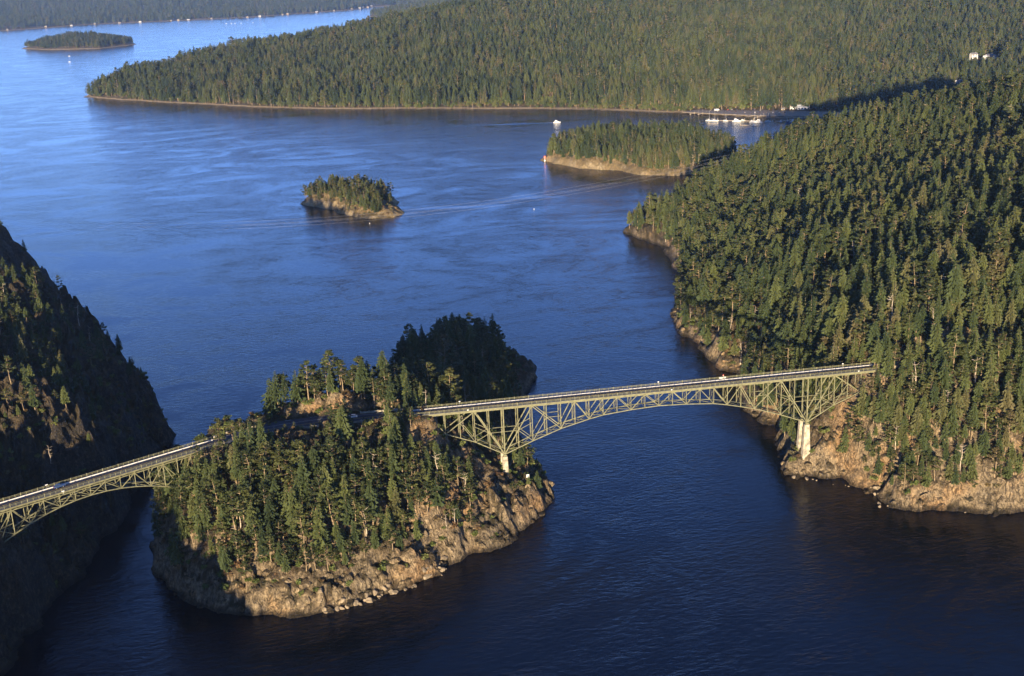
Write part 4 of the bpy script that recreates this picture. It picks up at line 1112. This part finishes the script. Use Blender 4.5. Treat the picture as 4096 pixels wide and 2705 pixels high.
def sailboat(loc, rz, L, label, group=None):
    e = empty('sailboat', loc, rz); tag(e, label, 'boat', group); B = L*.28; H = L*.09
    hull_mesh(L, B, H, 'white').build('hull', M['white'], e)
    mb = MB(); mb.loft([[(-L*.18, -B*.3, H), (-L*.18, B*.3, H), (-L*.16, B*.26, H*1.7), (-L*.16, -B*.26, H*1.7)], [(L*.18, -B*.24, H), (L*.18, B*.24, H), (L*.12, B*.18, H*1.6), (L*.12, -B*.18, H*1.6)]]); mb.build('cabin', M['white'], e)
    mb = MB(); mb.tube([(L*.06, 0, H), (L*.06, 0, L*1.45)], .16, 6); mb.build('mast', M['metal'], e)
    mb = MB(); mb.tube([(L*.06, 0, H*2.6), (-L*.4, 0, H*2.5)], [.2, .16], 6); mb.build('boom', M['white'], e)
    return e
motorboat((362, 1556, 0), math.radians(-14), 13, 'white motorboat under way trailing a long wake towards the right', fly=True)
# its wake: two low churned ridges and a foam patch astern
mb = MB(); Lw = 210; ca, sa = math.cos(math.radians(166)), math.sin(math.radians(166)); rw = random.Random(4)
def wp(t, o): return (355+ca*t-sa*o, 1558+sa*t+ca*o)
prev = None
for i in range(61):
    t = Lw*(i/60)**1.4; w = 1.1+t*0.028; hgt = 0.34*(1-i/62); row = []
    for k, o in enumerate((-w-1.6, -w-.3, -w+.8, -w*.4, 0, w*.4, w-.8, w+.3, w+1.6)):
        zz = .02+hgt*(1.0 if k in (1, 7) else (.55 if k in (2, 6, 4) and i < 40 else .02))*rw.uniform(.7, 1.2)
        x_, y_ = wp(t, o); row.append((x_, y_, zz if k not in (0, 8) else -.05))
    if prev:
        for a_, b_, c_, d_ in zip(prev[:-1], prev[1:], row[1:], row[:-1]): mb.quad(a_, b_, c_, d_)
    prev = row
tag(mb.build('boat_wake', M['wakewater']), 'long straight wake behind the white motorboat', 'wake', kind='stuff')
mb = MB()
for i in range(90):
    t = rw.random()**2.2*26; o = rw.uniform(-1, 1)*(1.3+t*.05); x_, y_ = wp(t+1.0, o); s = rw.uniform(.3, .9)*(1-t/40)
    mb.quad((x_-s, y_, .25), (x_, y_-s*.7, .27), (x_+s, y_, .32), (x_, y_+s*.7, .29))
tag(mb.build('wake_foam', M['foam']), 'white foam churned up right behind the motorboat', 'foam', kind='stuff')
motorboat((-969, 4500, 0), 0.3, 8, 'tiny white boat in front of the distant wooded island at upper left', fly=False)
motorboat((-905, 4120, 0), 0.2, 8, 'tiny boat off the left tip of the long wooded hill', fly=False)
motorboat((287, 6480, 0), 2.9, 18, 'large white boat anchored in the far bay beyond the hill', fly=True)
sailboat((376, 6600, 0), 0.4, 15, 'sailboat with a tall mast anchored off the distant point')
sailboat((511, 6390, 0), 0.4, 14, 'smaller sailboat moored under the distant point, half behind the trees')
for i, (x_, y_) in enumerate(((-493, 7200), (-462, 7186), (-439, 7172), (-402, 7165), (-330, 7150))):
    motorboat((x_, y_, 0), 0.2*i, 9, 'small pale boat in the far row moored off the distant shore', 'boats moored off the distant shore', fly=False)
# mooring buoys near the islet
for x_, y_, lb in ((-24, 775, 'white buoy floating in front of the small islet'), (169, 787, 'white buoy floating right of the small islet'), ):
    mb = MB(); mb.tube([(0, 0, -.4), (0, 0, .2), (0, 0, .9), (0, 0, 1.2)], [.25, .5, .42, .15], 10); tag(mb.build('buoy', M['white'], loc=(x_, y_, 0)), lb, 'buoy')
# red day beacon on the left tip of the wooded island
bz = float(BEN.z(255, 1136)); e = empty('day_beacon', (253, 1133, 0)); e.scale = (.6, .6, .7); tag(e, 'red day beacon with white base on the left tip of the wooded island', 'beacon')
mb = MB(); mb.tube([(0, 0, -1), (0, 0, 3.2)], [2.0, 1.7], 10); mb.build('base', M['white'], e)
mb = MB(); mb.tube([(0, 0, 3.2), (0, 0, 9.5)], .35, 8); mb.build('mast', M['white'], e)
mb = MB(); mb.prism([(-2.2, -.1), (2.2, -.1), (2.2, .1), (-2.2, .1)], 6.2, 10.6); mb.build('dayboard', M['red'], e)
mb = MB(); mb.tube([(0, 0, 10.6), (0, 0, 11.6)], [.5, .3], 8); mb.build('lantern', M['red'], e)

# ------------------------------------------------------------------ marina
MZ = 3.0
mb = MB(); mb.prism([(603, 1573), (655, 1512), (702, 1462), (752, 1428), (806, 1388), (868, 1350), (905, 1345), (890, 1405), (800, 1486), (738, 1526), (690, 1556), (640, 1596)], MZ-0.6, MZ+0.06)
tag(mb.build('gravel_yard', M['gravel']), kind='structure')
def dock(pts, w, label, piles=True, z=.75):
    e = empty('dock', (pts[0][0], pts[0][1], 0)); e.location = (0, 0, 0); tag(e, label, 'dock', 'marina docks')
    for a, b in zip(pts[:-1], pts[1:]):
        mb = MB(); mb.beam((*a, z), (*b, z if len(a) == 2 else z), w, .5); mb.build('deck', M['wood'], e)
        if piles:
            n = max(1, int(math.hypot(b[0]-a[0], b[1]-a[1])/14))
            for i in range(n+1):
                x_ = a[0]+(b[0]-a[0])*i/n; y_ = a[1]+(b[1]-a[1])*i/n
                mb = MB(); mb.tube([(x_+w*.6, y_, -2), (x_+w*.6, y_, 4.4)], .3, 6); mb.build('pile', M['wood'], e)
    return e
dock([(612, 1458), (690, 1404)], 3.2, 'long floating dock with boats tied along both sides')
dock([(583, 1420), (610, 1405)], 2.6, 'detached float left of the marina')
dock([(639, 1372), (665, 1352)], 2.6, 'detached float in front of the marina, the right one')
dock([(687, 1432), (729, 1482)], 2.0, 'gangway pier from the shore to the long floating dock', z=2.6)
dock([(608, 1546), (641, 1576)], 2.2, 'leftmost boat ramp pier of the marina', z=1.8)
dock([(620, 1535), (653, 1567)], 2.2, 'second boat ramp pier from the left of the marina', z=1.8)
dock([(700, 1372), (745, 1398)], 2.4, 'shaded float at the right of the marina')
sailboat((613, 1455, 0), -.62, 12, 'leftmost sailboat at the marina dock'); sailboat((620, 1447, 0), -.6, 15, 'large white sailboat with the tallest mast at the marina')
sailboat((637, 1437, 0), -.6, 9, 'small sailboat in the middle of the marina dock'); sailboat((677, 1404, 0), -.6, 13, 'sailboat right of the middle of the marina dock'); sailboat((699, 1398, 0), -.6, 10, 'sailboat at the right end of the marina dock')
motorboat((652, 1422, 0), -.5, 15, 'white cabin cruiser in the middle of the marina'); motorboat((677, 1390, 0), 2.5, 17, 'big white motor yacht at the right of the marina dock'); motorboat((664, 1424, 0), -.6, 9, 'small motorboat behind the marina dock'); motorboat((659, 1356, 0), -.6, 8, 'small motorboat tied to the detached float')
motorboat((672, 1400, 0), -.6, 10, 'motorboat behind the big yacht at the marina')
motorboat((717, 1384, 0), 1.2, 10, 'shaded boat at the far right float, the left one', fly=False); motorboat((720, 1358, 0), .4, 14, 'dark hulled boat in shadow at the far right float', mat='darkblue'); motorboat((735, 1371, 0), .4, 13, 'shaded white boat at the far right float')
cars = [(664, 1553), (687, 1563), (694, 1560), (672, 1541), (680, 1533), (689, 1527), (700, 1509), (708, 1503), (715, 1499), (722, 1497), (728, 1494), (735, 1490), (743, 1483), (752, 1477), (760, 1471), (700, 1552), (709, 1546), (718, 1541), (727, 1534), (736, 1527)]
carp = [M['white'], M['red'], M['white'], M['darkblue'], M['darkblue'], M['glass'], M['metal'], M['darkblue'], M['white'], M['glass'], M['glass'], M['darkblue'], M['metal'], M['white'], M['glass'], M['darkblue'], M['glass'], M['glass'], M['darkblue'], M['metal']]
cname = {'white_paint': 'white', 'red_paint': 'red', 'dark_blue_paint': 'dark blue', 'dark_glass': 'black', 'wire_metal': 'silver'}
for i, ((x_, y_), pm) in enumerate(zip(cars, carp)):
    row = 'back row by the trees' if i in (1, 2) or i > 14 else 'front row by the water'
    car((x_, y_, MZ+0.075), 0.9+(i % 3)*.05, pm, '%s car parked in the %s at the marina yard' % (cname[pm.name], row), 'cars parked at the marina', 1.15)
e = empty('camper_van', (664, 1560, MZ+.07), .2); tag(e, 'white camper van at the left end of the marina yard', 'van')
mb = MB(); mb.box(-4.5, -1.4, .6, 3.4, 1.4, 3.6); mb.build('body', M['white'], e); mb = MB(); mb.box(3.4, -1.2, .6, 5.0, 1.2, 2.2); mb.build('cab', M['white'], e)
mb = MB(); mb.box(3.45, -1.22, 2.21, 4.3, 1.22, 2.9); mb.build('windscreen', M['glass'], e)
for xx in (-3, 3.8):
    for yy in (-1.25, 1.25):
        mb = MB(); mb.tube([(xx, yy-.15, .5), (xx, yy+.15, .5)], .5, 10); mb.build('wheel', M['rubber'], e)

# ------------------------------------------------------------------ buildings
def house(loc, rz, L, Wd, H, rh, label, name='house', group=None, wallm='white', roofm='roof', wins=3, floors=1, hip=0.0):
    e = empty(name, loc, rz); tag(e, label, 'house' if name == 'house' else 'building', group)
    mb = MB(); mb.box(-L/2, -Wd/2, -1.5, L/2, Wd/2, H); mb.prism([], 0, 0) if False else None
    mb.tri((-L/2, -Wd/2, H), (-L/2, Wd/2, H), (-L/2+hip, 0, H+rh)); mb.tri((L/2, -Wd/2, H), (L/2, Wd/2, H), (L/2-hip, 0, H+rh))
    mb.build('wall', M[wallm], e)
    mb = MB(); o = .5; t = .22
    for s in (-1, 1):
        a = [(-L/2-o, s*(Wd/2+o), H-o*rh/(Wd/2)), (L/2+o, s*(Wd/2+o), H-o*rh/(Wd/2)), (L/2+o-hip, 0, H+rh+.02), (-L/2-o+hip, 0, H+rh+.02)]
        b = [(q[0], q[1], q[2]+t) for q in a]
        if s > 0: a = a[::-1]; b = b[::-1]
        mb.loft([a, b])
    rf = mb.build('roof', M[roofm], e)
    mb = MB(); mb.box(L*.2, -.5, H+rh*.3, L*.2+.9, .5, H+rh+1.1); mb.build('chimney', M['concrete'], rf)
    fh = H/floors
    for f in range(floors):
        for i in range(wins):
            x = -L/2+L*(i+.5)/wins; w = L/wins*.52
            mb = MB(); mb.box(x-w/2, -Wd/2-.05, f*fh+fh*.32, x+w/2, -Wd/2-.012, f*fh+fh*.80); wi = mb.build('window', M['glass'], e)
            mb = MB(); mb.box(x-w/2-.12, -Wd/2-.09, f*fh+fh*.80, x+w/2+.12, -Wd/2-.013, f*fh+fh*.86); mb.build('lintel', M[wallm], wi)
    mb = MB(); mb.box(L/2+.012, -.55, .05, L/2+.07, .55, 2.2); mb.build('door', M['wood'], e)
    return e
def hz(x, y): return float(HOY.z(x, y))
house((806, 1497, MZ), -.35, 22, 14, 6, 3.2, 'long white marina shed with a rounded pale roof', 'boat_shed', roofm='white', wins=4)
house((790, 1506, MZ), -.35, 11, 9, 4.2, 2.2, 'lower white annex left of the marina shed', 'shed', roofm='white', wins=2)
house((772, 1509, MZ), -.35, 6, 5, 3, 1.4, 'small brownish hut left of the marina shed', 'hut', wallm='wood', wins=1)
house((1262, 1715, hz(1262, 1715)), .05, 13, 10, 11, 3, 'tall white house among the trees on the far upper right hill', wins=2, floors=3)
house((1290, 1702, hz(1290, 1702)), .28, 26, 11, 7.5, 3.4, 'wide white two-storey house on the far upper right hill', wins=9, floors=2, hip=6)
house((1121, 1521, hz(1121, 1521)), .3, 12, 8, 5, 2.5, 'small white house below the two large hill houses', wins=3)
house((1011, 1430, hz(1011, 1430)), .2, 13, 8, 4, 2.2, 'low yellowish house half hidden by trees above the shaded bay', wallm='concrete', wins=4)
fh = [(-1900,7805),(-1700,8000),(-1560,8125),(-1420,8210),(-1254,8190),(-1117,8185),(-911,8180),(-863,8178),(-796,8175),(-640,8170),(-397,8150),(-314,8200),(-159,8360),(-124,8420),(85,8590),(215,8690),(350,8800),(420,8960),(450,9080),(494,9180),(530,9290)]
for i, (x_, y_) in enumerate(fh):
    yy = y_+18; z_ = max(1.5, float(MAIN.z(x_, yy)))
    house((x_, yy, z_), .1*(i % 5), 11+3*(i % 3), 8, 4+(i % 2)*1.5, 2.6, 'pale waterfront house on the distant shore at the top left', group='houses on the distant shore', wallm=('concrete', 'wood', 'white')[i % 3], wins=4)

# ------------------------------------------------------------------ power lines
def wire(pts, label, r=.085):
    mb = MB(); P = []
    for (a, b, sag) in pts:
        a, b = Vector(a), Vector(b)
        for i in range(24):
            t = i/24; P.append(a+(b-a)*t+Vector((0, 0, -4*sag*t*(1-t))))
    P.append(Vector(pts[-1][1])); mb.tube(P, r, 4)
    tag(mb.build('power_line', M['metal']), label, 'cable', 'power lines over the water')
for i, (dy, dz, lb) in enumerate(((0, 0, 'lowest'), (8, 1.2, 'second lowest'), (16, 0.6, 'second highest'), (24, 2.0, 'highest'))):
    wire([((-620, 600+dy, 100+dz), (345, 605+dy, 72+dz), 47), ((345, 605+dy, 72+dz), (800, 600+dy, 135+dz), 7)], 'thin overhead power line crossing the water by the islet, %s of four' % lb, .028)

# ------------------------------------------------------------------ boulders along the shore
def boulder_mesh(seed):
    r = random.Random(seed); bm = bmesh.new(); bmesh.ops.create_icosphere(bm, subdivisions=2, radius=1)
    ax = [Vector((r.uniform(-1, 1), r.uniform(-1, 1), r.uniform(-1, 1))).normalized() for i in range(7)]; cut = [r.uniform(.45, .85) for i in ax]
    for v in bm.verts:
        for a, c in zip(ax, cut):
            k = v.co.dot(a)
            if k > c: v.co -= a*(k-c)
    me = bpy.data.meshes.new('boulder'); bm.to_mesh(me); bm.free(); me.materials.append(M['boulder']); return me
BM = [boulder_mesh(i) for i in range(6)]
def outcrop_mesh(seed):
    r = random.Random(seed+50); bm = bmesh.new(); bmesh.ops.create_icosphere(bm, subdivisions=2, radius=1)
    for i in range(11):
        a = Vector((r.gauss(0, 1), r.gauss(0, 1), r.gauss(0, .8))).normalized(); c = r.uniform(.38, .74)
        for v in bm.verts:
            k = v.co.dot(a)
            if k > c: v.co -= a*(k-c)
    me = bpy.data.meshes.new('rock_outcrop'); bm.to_mesh(me); bm.free(); me.materials.append(M['rock']); return me
OM = [outcrop_mesh(i) for i in range(8)]
def outcrops(land, x0, x1, y0, y1, n, dmax, zmax, smin, smax, label, group, seed, cond=None):
    r = random.Random(seed); k = 0; tries = 0
    while k < n and tries < 20000:
        tries += 1
        x, y = r.uniform(x0, x1), r.uniform(y0, y1); d = float(land.d(x, y))
        if not (-0.5 < d < dmax): continue
        z = float(land.z(x, y))
        if z > zmax or (cond and not cond(x, y)): continue
        s = smin+(smax-smin)*r.random()**1.8
        o = bpy.data.objects.new('rock_outcrop', OM[r.randrange(8)]); o.location = (x, y, z-s*.18)
        o.scale = (s*r.uniform(.9, 1.7), s*r.uniform(.8, 1.2), s*r.uniform(.7, 1.15)); o.rotation_euler = (r.uniform(-.5, .5), r.uniform(-.5, .5), r.uniform(-.6, .6)+.5)
        link(o); tag(o, label, 'rock', group); k += 1
outcrops(PASS, -185, -100, -95, 0, 60, 26, 22, 1.4, 3.6, 'angular tan rock block on the lower left cliff of the bridge island', 'rock blocks on the lower left island cliff', 1)
outcrops(PASS, -100, -40, -95, -30, 60, 24, 22, 1.4, 3.8, 'angular tan rock block on the lower middle cliff of the bridge island', 'rock blocks on the lower middle island cliff', 2)
outcrops(PASS, -40, 30, -65, 40, 60, 26, 22, 1.3, 3.4, 'angular tan rock block on the right cliff of the bridge island', 'rock blocks on the right island cliff', 3)
outcrops(RIGHT, 150, 300, -95, 10, 90, 24, 26, 1.4, 4.0, 'angular tan rock block on the cliff at the right picture edge', 'rock blocks on the right-hand cliff', 4)
outcrops(RIGHT, 165, 215, 60, 330, 45, 12, 14, 1.4, 3.6, 'angular tan rock block along the wooded shore behind the bridge', 'rock blocks along the wooded shore', 5)
rb = random.Random(9)
def boulders(land, path, n, smin, smax, label, group):
    for i in range(n):
        t = rb.random()*(len(path)-1); j = int(t); f = t-j
        x = path[j][0]+(path[j+1][0]-path[j][0])*f+rb.uniform(-2, 2); y = path[j][1]+(path[j+1][1]-path[j][1])*f+rb.uniform(-1.5, 2.5)
        s = smin+(smax-smin)*rb.random()**2.2; z = max(0.0, float(land.z(x, y)))
        o = bpy.data.objects.new('boulder', BM[rb.randrange(6)]); o.location = (x, y, z+s*.15); o.scale = (s*rb.uniform(.8, 1.5), s*rb.uniform(.7, 1.2), s*rb.uniform(.6, 1.0)); o.rotation_euler = (rb.uniform(-.4, .4), rb.uniform(-.4, .4), rb.random()*6.3)
        link(o); tag(o, label, 'rock', group)
boulders(PASS, [(-101,-88),(-93,-87),(-80,-84),(-70,-80)], 30, .5, 2.0, 'tan boulder at the waterline of the bridge island, below the cliff middle', 'boulders below the island cliff')
boulders(PASS, [(-70,-80),(-59,-76),(-50,-69),(-43,-66),(-41,-59),(-32,-57)], 30, .5, 1.9, 'tan boulder at the waterline of the bridge island, towards the right', 'boulders along the island right shore')
boulders(RIGHT, [(154,1),(170,-11),(187,-28),(193,-38),(188,-53),(206,-60),(240,-74)], 22, .5, 1.9, 'tan boulder at the foot of the right-hand cliff', 'boulders below the right-hand cliff')

# put each root at the base of its thing
def rebase(root, base):
    root.location = base
    for c in root.children: c.location = c.location-Vector(base)
rebase(MAINBR, Vector((84, 3.35, 0))); rebase(CANOE, canoe(-7, 3.35, 0))
for o in list(COL.objects):
    if o.name.split('.')[0] == 'dock' and o.type == 'EMPTY':
        v = o.children[0].data.vertices[0].co; rebase(o, Vector((v.x, v.y, 0)))

# ------------------------------------------------------------------ haze
mb = MB()
mb.box(-12000, -900, -4, 12000, 21000, 330)
t = bpy.data.materials.new('haze_air'); t.use_nodes = True
nt = t.node_tree; nt.nodes.remove(nt.nodes['Principled BSDF'])
pv = nt.nodes.new('ShaderNodeVolumePrincipled')
pv.inputs['Color'].default_value = (0.72, 0.88, 1.0, 1); pv.inputs['Density'].default_value = 0.000027; pv.inputs['Anisotropy'].default_value = 0.55
t.cycles.homogeneous_volume = True
nt.links.new(pv.outputs[0], nt.nodes['Material Output'].inputs['Volume'])
tag(mb.build('haze', t), kind='stuff')
